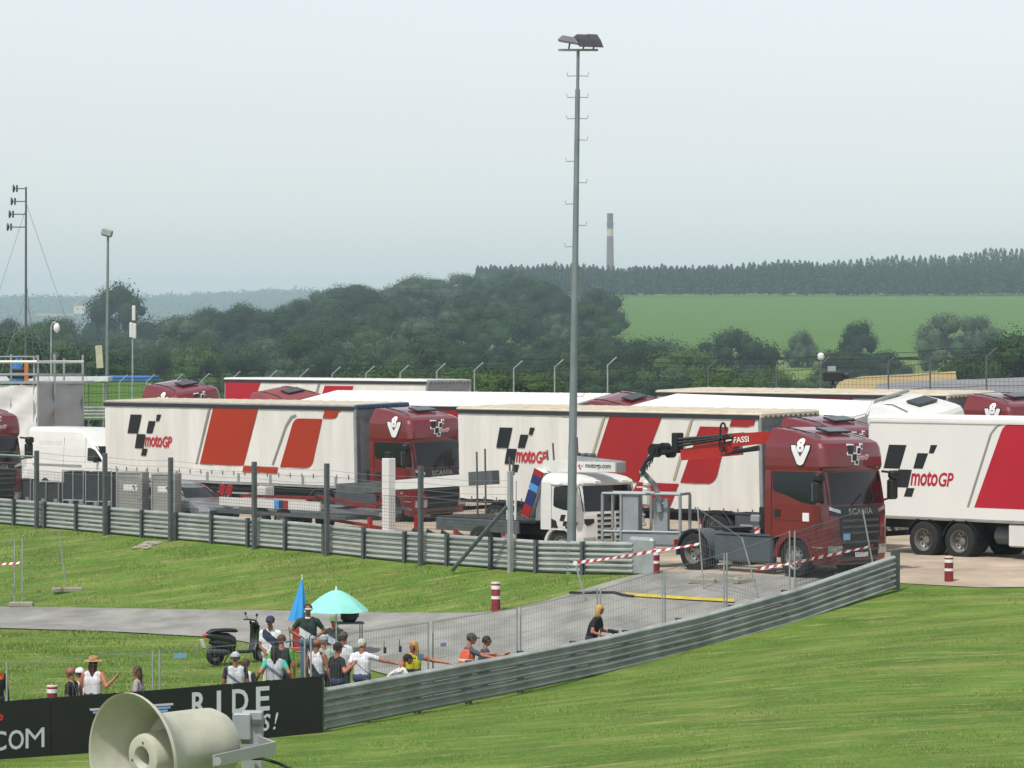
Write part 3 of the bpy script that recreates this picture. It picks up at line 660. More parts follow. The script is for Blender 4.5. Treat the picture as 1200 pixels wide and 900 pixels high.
def make_trailer(name, label, style, group=None):
    """curtain-side semi-trailer, front bulkhead at x=0, 13.6 m long"""
    t = empty(name, (0, 0, 0), 0, label, 'trailer', group); L = 13.6; zt = 4.0; zb = 1.56 if style == 'orange' else 1.10
    roofm = {'orange': M_roof_b, 'red': M_roof_b, 'white': M_roof_w, 'crimson': M_roof_w}[style]
    rng = random.Random(len(name) + len(label))
    for s in (-1, 1):
        b = MB(); nx_, nz_ = 70, 8; P = []
        for i in range(nx_ + 1):
            x = -L + .05 + (L - .1) * i / nx_; w_ = .006 * math.sin(x * 5.1) + .004 * math.sin(x * 12.7 + 1)
            P.append([(x, s * (1.252 + w_ * (1 - .6 * j / nz_)), zb + (3.86 - zb) * j / nz_ - (0.03 * max(0, math.sin(x * 4.7)) if j == 0 else 0)) for j in range(nz_ + 1)])
        b.grid(P, s > 0); b.build('side_curtain', M_curtain, t, 'all')
        b = MB(); b.box((-L / 2, s * 1.25, 3.88), (L, .07, .12)); b.build('curtain_track', M_dark if style != 'orange' else M_dark, t)
        b = MB(); b.box((-L / 2, s * 1.235, 3.965), (L + .02, .09, .07), None, .02); b.build('roof_rail', M_railg if style == 'orange' else M_roof_b if style == 'red' else M_roof_w, t)
        b = MB(); b.box((-L / 2, s * 1.22, 1.04 if style != 'orange' else 1.42), (L - .1, .06, .12 if style != 'orange' else .34)); b.build('side_beam', M_whitep if style == 'orange' else M_chas, t)
        if style == 'orange':
            b = MB(); b.box((-L / 2, s * 1.235, 1.20), (L - .1, .08, .07)); b.build('rub_rail', M_steel, t)
            for k in range(8): MB().box((-1.0 - k * 1.7, s * 1.262, 1.37), (.12, .03, .40), None, .01).build('curtain_post_foot', M_railg, t)
        nb = 22
        for k in range(nb): MB().box((-.35 - k * .6, s * 1.266, zb + .0), (.035, .012, .14)).build('curtain_buckle', M_steeld, t)
        b = MB()
        for z in (.55, .85): b.tube([(-5.0, s * 1.18, z), (-8.6, s * 1.18, z)], .04, 5)
        for x in (-5.1, -6.8, -8.5): b.box((x, s * 1.17, .85), (.06, .04, .7))
        b.build('side_guard', M_steel, t)
        b = MB(); b.box((-2.6, s * .9, .62), (.14, .14, 1.0)); b.box((-2.6, s * .9, .12), (.35, .3, .05)); b.build('landing_leg', M_railg, t)
        for x in (-9.3, -10.6, -11.9):
            wheel('wheel', x, s * 1.02, .5, .5, .38, t, False, s)
        b = MB(); P = []
        b = MB(); b.box((-10.6, s * 1.02, 1.06), (3.8, .42, .03)); b.build('mudguard', M_plast, t)
    b = MB(); b.box((-L / 2, 0, 4.0), (L - .02, 2.40, .05)); 
    for k in range(20): b.box((-.3 - k * .68, 0, 4.03), (.05, 2.38, .016))
    b.build('roof', roofm, t)
    b = MB(); b.box((-.03, 0, 2.45), (.06, 2.46, 2.9)); b.build('front_wall', M_railg if style != 'white' else M_whitep, t)
    b = MB(); b.box((-.0, 0, 3.93), (.12, 2.5, .16), None, .03); fr = b.build('front_header', M_rail_b if style == 'orange' else M_roof_b if style == 'red' else M_railg, t)
    for k in range(11): MB().box((.065, -1.05 + k * .21, 3.9), (.02, .06, .045)).build('vent_slot', M_plast, fr)
    for s in (-1, 1): MB().tube([(-.02, s * 1.2, 1.1), (-.02, s * 1.2, 3.86)], .07, 8).build('corner_post', M_railg if style != 'white' else M_whitep, t, 40)
    for s in (-1, 1): MB().box((-L + .02, s * .61, 2.45), (.05, 1.2, 2.75), None, .01).build('rear_door', M_whitep, t)
    b = MB(); b.box((-L / 2, 0, 1.02), (L - .1, 2.4, .1)); b.box((-L / 2, .4, .82), (L - 2, .1, .3)); b.box((-L / 2, -.4, .82), (L - 2, .1, .3)); b.box((-L + .1, 0, .75), (.1, 2.3, .12)); b.build('chassis_frame', M_chas, t)
    for s in (-1, 1): MB().box((-L - .01, s * .95, .76), (.04, .35, .12)).build('tail_lamp', M_tred, t)
    y = -1.275
    if style == 'orange':
        m = M_orange
        side_poly([(-8.19, 1.83), (-5.81, 1.83), (-4.97, 3.82), (-7.39, 3.82)], y, m, t, 'stripe')
        side_poly([(-5.88, 1.60), (-4.04, 1.60), (-3.98, 1.82), (-5.80, 1.82)], y, m, t, 'stripe')
        side_poly([(-3.86, 1.83), (-2.55, 1.83)] + arc(-2.5, 2.23, .4, -90, -15, 5) + [(-1.62, 3.52), (-2.85, 3.52)] + arc(-2.82, 3.12, .4, 95, 160, 5), y, m, t, 'stripe')
        side_poly([(-1.60, 3.54), (-1.1, 3.54)] + arc(-1.05, 3.8, .26, -90, -10, 4) + [(-.62, 3.82), (-1.48, 3.82)], y, m, t, 'stripe')
        side_poly([(-8.42, 1.83), (-8.33, 1.83), (-7.53, 3.82), (-7.65, 3.82)], y, M_gline, t, 'pinstripe')
        side_poly([(-4.30, 1.90), (-4.22, 1.90), (-3.48, 3.20), (-3.18, 3.52), (-2.95, 3.6), (-2.97, 3.66), (-3.25, 3.60), (-3.56, 3.26)], y, M_gline, t, 'pinstripe')
        flank_logo(-12.24, 2.06, y, t, 1., M_tred)
    elif style == 'crimson':
        side_poly([(-13.5, 1.5), (-12.3, 1.5), (-11.0, 3.82), (-13.5, 3.82)], y, M_crim, t, 'stripe'); side_poly([(-6.9, 3.1), (-5.0, 3.1), (-4.7, 3.72), (-6.6, 3.72)], y, M_crim, t, 'stripe'); side_poly([(-7.6, 2.5), (-7.45, 2.5), (-6.9, 3.82), (-7.05, 3.82)], y, M_gline, t, 'pinstripe')
    else:
        m = M_sred
        side_poly([(-7.40, 1.84), (-5.21, 1.84), (-4.12, 3.82), (-6.40, 3.82)], y, m, t, 'stripe')
        side_poly([(-5.75, 1.12), (-3.84, 1.12), (-3.42, 1.84), (-5.22, 1.84)], y, m, t, 'stripe')
        side_poly([(-3.36, 1.88), (-2.25, 1.88)] + arc(-2.2, 2.33, .45, -90, -18, 5) + [(-1.27, 3.58), (-2.47, 3.58)], y, m, t, 'stripe')
        side_poly([(-1.23, 3.6), (-.5, 3.6), (-.22, 3.66), (-.16, 3.82), (-1.12, 3.82)], y, m, t, 'stripe')
        side_poly([(-3.68, 1.95), (-3.57, 1.95), (-2.75, 3.82), (-2.86, 3.82)], y, M_tan, t, 'pinstripe')
        side_poly([(-7.62, 1.84), (-7.52, 1.84), (-6.60, 3.82), (-6.70, 3.82)], y, M_tan, t, 'pinstripe')
        flank_logo(-11.70, 2.0, y, t, .95, M_tred)
    return t
TR1 = make_trailer('semi_trailer', 'white curtain trailer with orange stripes behind the left red cab', 'orange', 'race transport trailers'); place(TR1, 418, 121, 45.4, .02, 1.6)
TR2 = make_trailer('semi_trailer', 'white curtain trailer with red stripes behind the white boom truck', 'red', 'race transport trailers'); place(TR2, 893, 105, 48.5, .05, 1.6)
TR7 = make_trailer('semi_trailer', 'trailer with a clean white roof in the back row, above the left red cab', 'white', 'race transport trailers'); place(TR7, 680, 127, 41, .12, 10.)
def dup(o, label, px, D, h, z, roll=0., pitch=0.):
    c = copy_tree(o); c['label'] = label; place(c, px, D, h, z, roll, pitch); return c
TR10 = dup(TR2, 'farthest red striped trailer with a dark edge line, right behind the white rigid truck', 1112, 119.5, 47, .42, 2.)
TR6 = make_trailer('semi_trailer', 'far white trailer with a crimson end stripe, showing above the left trailer roof', 'crimson', 'race transport trailers'); place(TR6, 500, 150, 47, .55, 0.)
cab_g = 'red tractor trucks'
CABT = make_tractor('tractor_truck', M_red, 'red tractor with black figure eight badge in front of the orange striped trailer', 'truck', cab_g)
place(CABT, 418, 121, 45.4, .02, 1.6, 0, -1.25, -2.95)
def dup_cab(label, px, D, h, z, roll=0., fwd=2.95): 
    c = copy_tree(CABT); c['label'] = label; place(c, px, D, h, z, roll, 0, -1.25, -fwd); return c
dup_cab('red tractor mostly hidden behind the red crane truck, its roof just above', 893, 105, 48.5, .02, 1.6)
dup_cab('red tractor in front of the clean white roofed trailer in the back row', 680, 127, 41, .38, 10.)
dup_cab('red tractor at the right edge, showing above the crimson striped box truck', 1112, 119.5, 47, .5, 2.)
dup_cab('red tractor roof peeking above the left end of the orange striped trailer', 220, 141, 42, .68, 7., 0.)
pale = dup_cab('pale faded red cab roof behind the middle of the orange striped trailer', 347, 139, 42, .42, 8., 0.)
for c in pale.children:
    if c.name.split('.')[0] in ('cab_body', 'sun_visor', 'bumper', 'fender'):
        c.data = c.data.copy(); c.data.materials[0] = M_red2
dup_cab('red truck cab cut off by the left picture edge beside the white van', -36, 124, 44, .02, 0., 0.)
# ------------------------------------------------------------------ guardrails
WB = [(0, 0), (.03, .013), (.085, .05), (.085, .085), (.02, .122), (.02, .158), (.085, .195), (.085, .23), (.03, .267), (0, .28)]
def beam(P0, P1, z_up, face, name, parent, m):
    """one W-section steel beam between two base points; face = +1/-1 side it bulges to"""
    a, b_ = Vector(P0), Vector(P1); t = Vector((b_.x - a.x, b_.y - a.y, 0)).normalized(); nrm = Vector((-t.y, t.x, 0)) * face
    k = MB(); A = [a + nrm * d + Vector((0, 0, z_up + z)) for d, z in WB]; B = [b_ + nrm * d + Vector((0, 0, z_up + z)) for d, z in WB]
    A2 = [p - nrm * .012 for p in A][::-1]; B2 = [p - nrm * .012 for p in B][::-1]
    RA, RB_ = A + A2, B + B2; n = len(RA)
    k.add([tuple(p) for p in RA + RB_], [(i, (i + 1) % n, n + (i + 1) % n, n + i) for i in range(n)] + [tuple(range(n)), tuple(range(2 * n - 1, n - 1, -1))])
    return k.build(name, m, parent, 25)
def resample(P, step):
    P = [Vector(p) for p in P]; L = [0.]
    for i in range(len(P) - 1): L.append(L[-1] + (P[i + 1].xy - P[i].xy).length)
    n = max(1, round(L[-1] / step)); out = []
    for k in range(n + 1):
        s = L[-1] * k / n; i = 0
        while i < len(P) - 2 and s > L[i + 1]: i += 1
        out.append(P[i].lerp(P[i + 1], (s - L[i]) / (L[i + 1] - L[i])))
    return out
def smooth_px(Q, n=40):
    q = np.array(Q); xs_ = np.linspace(q[0, 0], q[-1, 0], n); c1 = np.polyfit(q[:, 0], q[:, 1], 3); c2 = np.polyfit(q[:, 0], q[:, 2], 3)
    return [at(x, np.polyval(c1, x), np.polyval(c2, x)) for x in xs_]
M_railA = mat('guardrail_steel', '#949a98', .5, .15, var=.28, scale=1.3, bump=.06, bscale=5)
M_railB = mat('guardrail_steel_rear', '#a3a8a5', .5, .2, var=.15, scale=1.3)
def guardrail(name, label, pts, face, post_side, m, mp, seg=4., posts=2., h0=.02, gap=.292, post_h=.90):
    root = empty(name, tuple(pts[0]), 0, label, 'guardrail'); o = Vector(pts[0]); S = resample(pts, seg)
    for a, b_ in zip(S[:-1], S[1:]):
        for k in range(3): beam(a - o, b_ - o, h0 + k * gap, face, 'rail_beam', root, m)
    for p, q in zip(resample(pts, posts)[:-1], resample(pts, posts)[1:]):
        t = (q - p); t = Vector((t.x, t.y, 0)).normalized(); nr = Vector((-t.y, t.x, 0)) * post_side
        c = p - o + nr * .08 + Vector((0, 0, post_h / 2 - .1)); b = MB(); rot = Matrix.Rotation(math.atan2(t.y, t.x), 4, 'Z')
        b.box(c, (.11, .012, post_h + .2), rot); b.box(c + nr * .05, (.012, .1, post_h + .2), rot); b.box(c + nr * .1, (.11, .012, post_h + .2), rot); b.build('post', mp, root)
    return root
PA = smooth_px(RAILA)
GA = guardrail('guardrail', 'curved triple steel guardrail in front of the road and the spectators', PA, -1, 1, M_railA, M_steeld)
S = resample(PA, 4.); o = Vector(PA[0])
for p, q in zip(S[:-1], S[1:]):
    t = (q - p); t = Vector((t.x, t.y, 0)).normalized(); nr = Vector((t.y, -t.x, 0))
    for k in range(3):
        for zz in (.09, .19):
            b = MB(); b.ell(p - o + nr * .03 + Vector((0, 0,   .02 + k * .292 + zz - .0)) + t * .05, (.02, .02, .02), 6, 4); b.build('bolt', M_chrome, GA)
# rounded end of the rail at the right
e0 = PA[-1]
b = MB(); b.box((0, 0, .5), (.30, .05, 1.0), Matrix.Rotation(R(40), 4, 'Z')); b.build('end_plate', M_steeld, GA, loc=e0 - o + Vector((.05, .05, 0)))
PB = [Vector((RB0.lerp(RB1, t).x, RB0.lerp(RB1, t).y, gz(*RB0.lerp(RB1, t)))) for t in np.linspace(0, 1, 20)]
GB = guardrail('guardrail', 'long straight triple guardrail with posts along the top of the grass bank', PB, -1, -1, M_railB, M_steeld, 4., 2.05)
b = MB(); b.box((0, 0, .5), (1.0, .22, 1.05), Matrix.Rotation(R(-52), 4, 'Z'), .08); b.build('end_cap', M_steel, GB, loc=PB[-1] - PB[0] + Vector((.2, -.15, 0)))
# a dark concrete kerb lying along the top of the rear rail's yard side
# ------------------------------------------------------------------ mesh fence behind the rear guardrail
M_wire = mat('fence_wire', '#4a5054', .6, .4)
M_wirel = mat('fence_wire_light', '#7d8488', .55, .4)
def mesh_panel(b, A, B, h0, h1, du, dv, r):
    """square wire mesh between two base points"""
    A, B = Vector(A), Vector(B); L = (B - A).length; n = int(L / du); up = Vector((0, 0, 1))
    for i in range(n + 1): p = A.lerp(B, i / n); b.tube([p + up * h0, p + up * h1], r, 3, False)
    m = max(1, int((h1 - h0) / dv))
    for j in range(m + 1): b.tube([A + up * (h0 + (h1 - h0) * j / m), B + up * (h0 + (h1 - h0) * j / m)], r, 3, False)
tan_b = (RB1 - RB0).normalized(); off_b = Vector((-tan_b.y, tan_b.x)) * -.28
fb = empty('mesh_fence', tuple(PB[0]), 0, 'wire mesh fence on dark posts standing along the rear guardrail', 'fence')
posts = []
for i, (px, yt) in enumerate(((-62, 525), (43, 528), (123, 531), (200, 536), (298, 541), (383, 543), (493, 546), (598, 552))):
    k = (px - 600) / F; d = RB1 - RB0; P0 = RB0 + off_b
    t = (k * P0.y - P0.x) / (d.x - k * d.y); p = P0 + d * t; z = gz(p.x, p.y); zt = EYE - (yt - HZ) * p.y / F
    posts.append((p, z, zt))
    b = MB(); b.box((0, 0, (zt - z) / 2 - .1), (.12, .14, zt - z + .2), Matrix.Rotation(math.atan2(tan_b.y, tan_b.x), 4, 'Z'), .01)
    b.build('post', M_steeld if i < 7 else M_steel, fb, loc=Vector((p.x, p.y, z)) - PB[0])
for (p, z, zt), (q, z2, zt2) in zip(posts[:-1], posts[1:]):
    b = MB(); A = Vector((p.x, p.y, z)) - PB[0]; B = Vector((q.x, q.y, z2)) - PB[0]
    mesh_panel(b, A, B, 1.0, 1.95, .09, .09, .0045); o = b.build('wire_mesh', M_wire, fb); tag(o, kind='stuff')
    for hh in (2.0, 2.2, 2.4, 2.58):
        b = MB(); n = 8; b.tube([A.lerp(B, s / n) + Vector((0, 0, hh - .05 * math.sin(math.pi * s / n))) for s in range(n + 1)], .007, 4); b.build('top_wire', M_wirel, fb)
p, z, zt = posts[-1]
b = MB(); b.tube([(0, 0, 1.85), (-1.55, 1.05, .0)], .06, 6); b.build('brace', M_steeld, fb, loc=Vector((p.x, p.y, z)) - PB[0] + Vector((-.1, 0, 0)))
p, z, zt = posts[0]; q = posts[1][0]
b = MB(); b.tube([(0, 0, 0), tuple(Vector((q.x - p.x, q.y - p.y, 0)))], .035, 6); b.build('top_bar', M_steel, fb, loc=Vector((p.x, p.y, zt - .15)) - PB[0])
# ------------------------------------------------------------------ debris fence with cranked posts far behind the trucks
dfn = empty('debris_fence', (0, 165, 0), 0, 'far debris fence of cranked grey posts strung with wires behind the trucks', 'fence')
DP = [(-60, 445, 178), (-10, 444, 177), (104, 442, 176), (140, 441, 175), (172, 440.5, 174.5), (205, 440, 174), (236, 439.5, 173), (272, 437, 172), (315, 436, 171), (352, 434, 170), (389, 432, 169), (429, 431, 168), (469, 430, 167), (512, 428, 166), (556, 427, 165), (602, 425, 164), (650, 423.5, 163), (712, 421, 161), (830, 424, 158), (910, 424, 155), (962, 420, 153), (1041, 418, 150), (1090, 414, 148), (1156, 411, 146), (1225, 408, 144)]
prev = None
for px, yb, D in DP:
    p = at(px, yb + 7, D); zg = gz(p.x, D); b = MB(); h = p.z - zg
    b.tube([(0, 0, -.3), (0, 0, h), (.40, -.1, h + .36)], .038, 6); b.build('post', M_steeld if px > 800 else M_steel, dfn, loc=Vector((p.x, D, zg)) - Vector((0, 165, 0)))
    top = [Vector((p.x, D, zg + h * f)) for f in (.55, .66, .77, .88, .97)] + [Vector((p.x + .42 * g_, D - .1 * g_, p.z + .42 * g_)) for g_ in (.5, 1.)]
    if prev:
        for A, B in zip(prev, top):
            b = MB(); b.tube([A, A.lerp(B, .5) - Vector((0, 0, .04)), B], .014, 3, False); b.build('wire', M_wire, dfn, loc=-Vector((0, 165, 0)))
        b = MB(); A = Vector((prev[0].x, prev[0].y, 0)); B = Vector((p.x, D, 0)); mesh_panel(b, A, B, prev[0].z * .3, p.z, .22, .22, .006); tag(b.build('wire_mesh', M_wire, dfn, loc=-Vector((0, 165, 0))), kind='stuff')
    prev = top
# ------------------------------------------------------------------ light mast and other poles
p = hit(669, 672); zt = EYE - (62 - HZ) * p.y / F; lean = (677.5 - 669.) * p.y / F; H_ = zt - p.z
mast = empty('floodlight_mast', tuple(p), 0, 'tall grey tapering mast with floodlights on top beside the rear guardrail', 'light mast')
M_mast = mat('mast_steel', '#7c8688', .55, .35, var=.15, scale=1.1)
b = MB(); b.tube([(lean * f, 0, H_ * f - .2 * (f == 0)) for f in (0, .25, .25, .6, .6, .93, .93, 1.006)], [.135, .122, .115, .092, .086, .068, .045, .045], 14); b.build('pole', M_mast, mast, 50)
for i in range(17):
    f = .30 + i * .041
    for s in (-1, 1):
        if (i + (s > 0)) % 2 == 0 or f > .85:
            b = MB(); x = lean * f; b.tube([(x, 0, H_ * f), (x + s * .28, 0, H_ * f - .01), (x + s * .3, 0, H_ * f + .09)], .012, 4); b.build('step_peg', M_steeld, mast)
b = MB(); b.box((0, 0, 0), (1.1, .08, .06)); b.build('cross_arm', M_steel, mast, loc=(lean, 0, H_ + .08))
M_flood = mat('floodlight_housing', '#4b4a52', .5, .3, var=.2)
for dx, rz, tilt in ((-.26, R(82), 10), (.14, R(20), 30), (.42, R(20), 32)):
    fl = MB(); fl.add([(-.26, -.40, -.06), (.26, -.40, -.06), (.26, .36, -.06), (-.26, .36, -.06), (-.18, -.20, .15), (.18, -.20, .15), (.18, .22, .15), (-.18, .22, .15)], [(3, 2, 1, 0), (4, 5, 6, 7), (0, 1, 5, 4), (1, 2, 6, 5), (2, 3, 7, 6), (3, 0, 4, 7)])
    fo = fl.build('floodlight', M_flood, mast, loc=(lean + dx, 0, H_ + .34)); fo.rotation_euler = (R(tilt), 0, rz); fo.scale = (.8, .8, .72)
    MB().box((0, 0, -.09), (.46, .66, .012)).build('glass', M_chrome, fo)
    b = MB(); b.tube([(lean + dx, 0, H_ + .1), (lean + dx + .05, 0, H_ + .35)], .025, 5); b.build('bracket', M_steeld, mast)
def pole(name, label, px, yb, yt, D, r, m=M_mast, cat='pole', dx=0.):
    q = at(px, yb, D); t = at(px, yt, D); zg = gz(q.x, D); e = empty(name, (q.x, D, zg), 0, label, cat)
    b = MB(); b.tube([(0, 0, -.3), (dx * D / F, 0, t.z - zg)], [r, r * .6], 8); b.build('pole', m, e, 40); return e, t.z - zg, dx * D / F
e, h, lx = pole('light_pole', 'slim lamp pole with a square floodlight rising left of the orange trailer', 124.5, 445, 276, 190, .11, cat='lamp', dx=2)
b = MB(); b.box((-.05, 0, .15), (.6, .4, .42), Matrix.Rotation(R(14), 4, 'Y'), .08); b.build('lamp_head', M_steel, e, loc=(lx, 0, h))
b = MB(); b.box((0, 0, 0), (.35, .2, 1.2), Matrix.Rotation(R(-4), 4, 'Y')); b.build('cabinet', mat('cream_box', '#b5b09a', .7), e, loc=(-.35, -.1, EYE - (418 - HZ) * 190 / F - e.location.z))
e, h, lx = pole('antenna_mast', 'tall thin guyed mast carrying four antennas above the scaffold at the left', 30, 442, 219, 165, .075, M_steeld, 'antenna', .5)
for i, yy in enumerate((221, 236, 251, 266)):
    z = EYE - (yy - HZ) * 165 / F - e.location.z; xe = -.40 - .09 * i
    a = MB(); a.tube([(0, 0, z), (xe, 0, z)], .03, 5); a.tube([(xe, 0, z - .16), (xe, 0, z + .16)], .05, 6); a.lathe([(.0, -.02), (.17, .05), (.19, .10), (.17, .07), (.0, .0)], 10, Matrix.Translation((xe - .08, 0, z)) @ Matrix.Rotation(R(-90), 4, 'Y')); a.build('antenna', M_steeld, e)
for tx, f in ((3.4, .95), (-3.2, .92), (1.6, .6), (-1.9, .62), (.6, .7)):
    MB().tube([(0, 0, h * f), (tx, .5, 2.5)], .012, 3).build('guy_wire', M_wirel, e)
e, h, lx = pole('camera_pole', 'short pole with white sector antennas right of the slim lamp pole', 155, 445, 378, 190, .07, M_steel, 'pole', .5)
for dx, z0 in ((-.06, .4), (.12, .45), (.08, -.5)): MB().box((dx, 0, h - z0), (.18, .16, .8), None, .03).build('antenna', M_whitep, e)
e, h, lx = pole('street_lamp', 'curved lamp post with a white globe at the left edge wood', 60, 445, 383, 175, .06, M_steel, 'lamp', 0)
b = MB(); b.tube([(0, 0, h - .2), (0, 0, h), (.08, 0, h + .2), (.22, 0, h + .22)], .04, 6); b.build('arm', M_steel, e)
MB().ell((.27, 0, h - .05), (.16, .16, .24), 10, 8).build('globe', M_wht, e, 'all')
MB().box((.15, 0, h - 1.4), (.3, .3, .3)).build('junction_box', M_steeld, e)
e, h, lx = pole('marker_pole', 'white marker pole on the far track behind the rear trailer roof', 962, 446, 418, 158, .05, M_steel, 'pole')
MB().ell((0, 0, h), (.16, .16, .18), 8, 6).build('dome_camera', M_wht, e, 'all')
# track camera left standing behind the far trailer
p = at(976, 447, 142); tc = empty('track_camera', (p.x, p.y, p.z - 1.5), 0, 'dark camera rig standing behind the far trailer roof', 'camera')
b = MB(); b.box((0, 0, 1.7), (.8, .4, .38), None, .04); b.build('camera_body', M_plast, tc); b = MB(); b.tube([(.35, 0, 1.75), (.62, -.1, 1.72)], .12, 8); b.build('lens', M_plast, tc)
b = MB(); b.box((-.05, 0, 2.0), (.3, .3, .2)); b.build('viewfinder', M_steel, tc); b = MB()
for a in range(3): b.tube([(0, 0, 1.5), (math.cos(a * 2.1) * .6, math.sin(a * 2.1) * .6, 0)], .03, 5)
tag(b.build('tripod', M_plast, tc), kind='stuff')
# ------------------------------------------------------------------ red crane truck in front
T3 = make_tractor('crane_truck', M_red, 'red tractor with a folded loader crane and work basket, nearest truck by the guardrail', 'truck')
place(T3, 972, 92.8, 46, -.07)
M_crane = mat('crane_red', '#a31414', .4, var=.1, coat=.3)
M_hose = mat('hydraulic_black', '#1a1b1e', .45, .2, var=.3, scale=8)
def Tl(px, py, D):
    """photo point at depth D in the crane truck's own frame"""
    w = at(px, py, D); m = Matrix.Rotation(R(46), 4, 'Z') @ Matrix.Translation(-Vector(T3.location)); return m @ w
def slab(b, a, c, h0, h1, th):
    """tapered box beam from a to c"""
    a, c = Vector(a), Vector(c); d = (c - a).normalized(); s = Vector((0, 0, 1)).cross(d).normalized(); u = d.cross(s)
    vs = [p + s * sx * th / 2 + u * su * h / 2 for p, h in ((a, h0), (c, h1)) for sx, su in ((-1, -1), (1, -1), (1, 1), (-1, 1))]
    b.add([tuple(v) for v in vs], [(0, 1, 2, 3), (7, 6, 5, 4), (0, 4, 5, 1), (1, 5, 6, 2), (2, 6, 7, 3), (3, 7, 4, 0)])
# column stands just behind the cab; the boom folds back over the chassis
DC = 96.2
b = MB(); b.box((-2.62, -.2, 1.9), (.26, .4, 2.9), None, .04); b.box((-2.65, 0, 1.0), (.4, 2.0, .3)); b.build('crane_column', M_chas, T3)
j0, j1, j2, j3 = Tl(905, 512, DC - .8), Tl(860, 516, DC), Tl(846, 524, DC + .1), Tl(795, 531, DC + .8)
b = MB(); slab(b, j0, j1, .30, .36, .22); o = b.build('main_boom', M_crane, T3)
nrm = (Vector((0, 0, 1)).cross((j1 - j0).normalized())).normalized()
dd = (j0 - j1).normalized(); uu = dd.cross(nrm).normalized()
if uu.z < 0: uu = -uu
sd = nrm if nrm.y < 0 else -nrm
decal(fit(text2d('FASSI', 1, 0, .02), .50, .16, 0, 0), lambda a, c: tuple(j1 + dd * (.08 + a) + uu * (c - .08) + sd * .125), M_wht, o, 'boom_lettering')
b = MB(); slab(b, Tl(868, 524, DC), Tl(800, 533, DC + .8), .42, .30, .26); b.build('outer_boom', M_crane, T3)
for k, (dz, r) in enumerate(((-9, .05), (-5, .045), (-1, .04))):
    b = MB(); b.tube([Tl(872 - 6 * k, 513 + dz * .5, DC - .15), Tl(794, 520 + dz + 4, DC + .7)], r, 6); b.build('boom_extension', M_hose, T3)
b = MB(); b.tube([Tl(889, 525, DC - .6), Tl(858, 530, DC - .2)], [.08, .05], 8); b.tube([Tl(858, 530, DC - .2), Tl(849, 533, DC - .1)], .03, 6); b.build('cylinder', M_hose, T3)
b = MB(); b.box(Tl(794, 519, DC + .8), (.22, .3, .55), None, .03); b.build('boom_head', M_hose, T3)
for k, (px, py, r) in enumerate(((852, 505, .22), (851, 520, .2))):
    c = Tl(px, py, DC - .05 + .12 * k); b = MB(); b.tube([c + Vector((math.cos(a) * r * .45, -.16, math.sin(a) * r)) for a in np.linspace(0, 5.6, 12)], .03, 5); b.build('hose', M_hose, T3)
for k, (px, py, r) in enumerate(((768, 528, .19), (779, 526, .17), (786, 531, .13))):
    c = Tl(px, py, DC + 1.0); b = MB(); b.tube([c + Vector((0, -.1, 0)), c + Vector((0, .1, 0))], r, 14); b.tube([c + Vector((0, -.13, 0)), c + Vector((0, .13, 0))], r * .5, 10); b.build('rotator', M_hose, T3, 40)
b = MB(); slab(b, Tl(796, 528, DC + .8), Tl(762, 530, DC + 1.0), .10, .10, .12); b.tube([Tl(766, 532, DC + 1.), Tl(757, 541, DC + 1.), Tl(752, 552, DC + 1.)], [.08, .06, .07], 8); b.build('link_arm', M_hose, T3)
for k in range(6):
    a = Tl(770 - k * 3, 530 + k * 4, DC + .9); b = MB(); b.tube([a, a + Vector((-.05, -.1, -.15)), a + Vector((-.15, -.05, -.3))], .018, 5); b.build('hose', M_hose, T3)
# grey work basket hanging from the arm
M_bask = mat('basket_grey', '#8a9093', .5, .1, var=.12)
DB = 97.6
b = MB(); b.tube([Tl(752, 552, DC + 1.), Tl(758, 558, DB), Tl(767, 568, DB), Tl(772, 582, DB), Tl(773, 600, DB)], .075, 8); b.build('basket_arm', M_bask, T3, 40)
BW = Matrix.Rotation(R(46), 4, 'Z') @ Matrix.Translation(-Vector(T3.location))
bA, bB = at(706, 651, DB + .4), at(797, 648, DB - .4); zA = bA.z + .32
bd = (bB - bA); bd.z = 0; bl = bd.length; bd.normalize(); bn = Vector((-bd.y, bd.x, 0)); wd = .85
def bp(u, v, z): return BW @ (bA + bd * (bl * u) + bn * (wd * v) + Vector((0, 0, z + .32)))
b = MB()
for (u, v) in ((0, 0), (1, 0), (1, 1), (0, 1)): pass
floor_ = MB(); floor_.add([tuple(bp(u, v, z)) for z in (-.05, .02) for u, v in ((0, 0), (1, 0), (1, 1), (0, 1))], [(3, 2, 1, 0), (4, 5, 6, 7), (0, 1, 5, 4), (1, 2, 6, 5), (2, 3, 7, 6), (3, 0, 4, 7)]); floor_.build('basket_floor', M_bask, T3)
for u, v in ((0, 0), (.24, 0), (1, 0), (1, 1), (0, 1), (.5, 1)):
    MB().tube([bp(u, v, 0), bp(u, v, 1.36)], .045, 6).build('basket_post', M_bask, T3)
for z in (.35, 1.38):
    MB().tube([bp(0, 0, z), bp(1, 0, z), bp(1, 1, z), bp(0, 1, z), bp(0, 0, z)], .04, 6).build('basket_rail', M_bask, T3)
def bplate(u0, u1, v, z0, z1, th=.04):
    b = MB(); b.add([tuple(bp(u, v + dv, z)) for dv in (0, th / wd) for u, z in ((u0, z0), (u1, z0), (u1, z1), (u0, z1))], [(0, 1, 2, 3), (7, 6, 5, 4), (0, 4, 5, 1), (1, 5, 6, 2), (2, 6, 7, 3), (3, 7, 4, 0)]); return b
bplate(.22, .46, .02, .1, 1.34, .35).build('basket_panel', M_bask, T3); bplate(.62, .80, .3, .05, 1.25, .2).build('basket_panel', M_bask, T3)
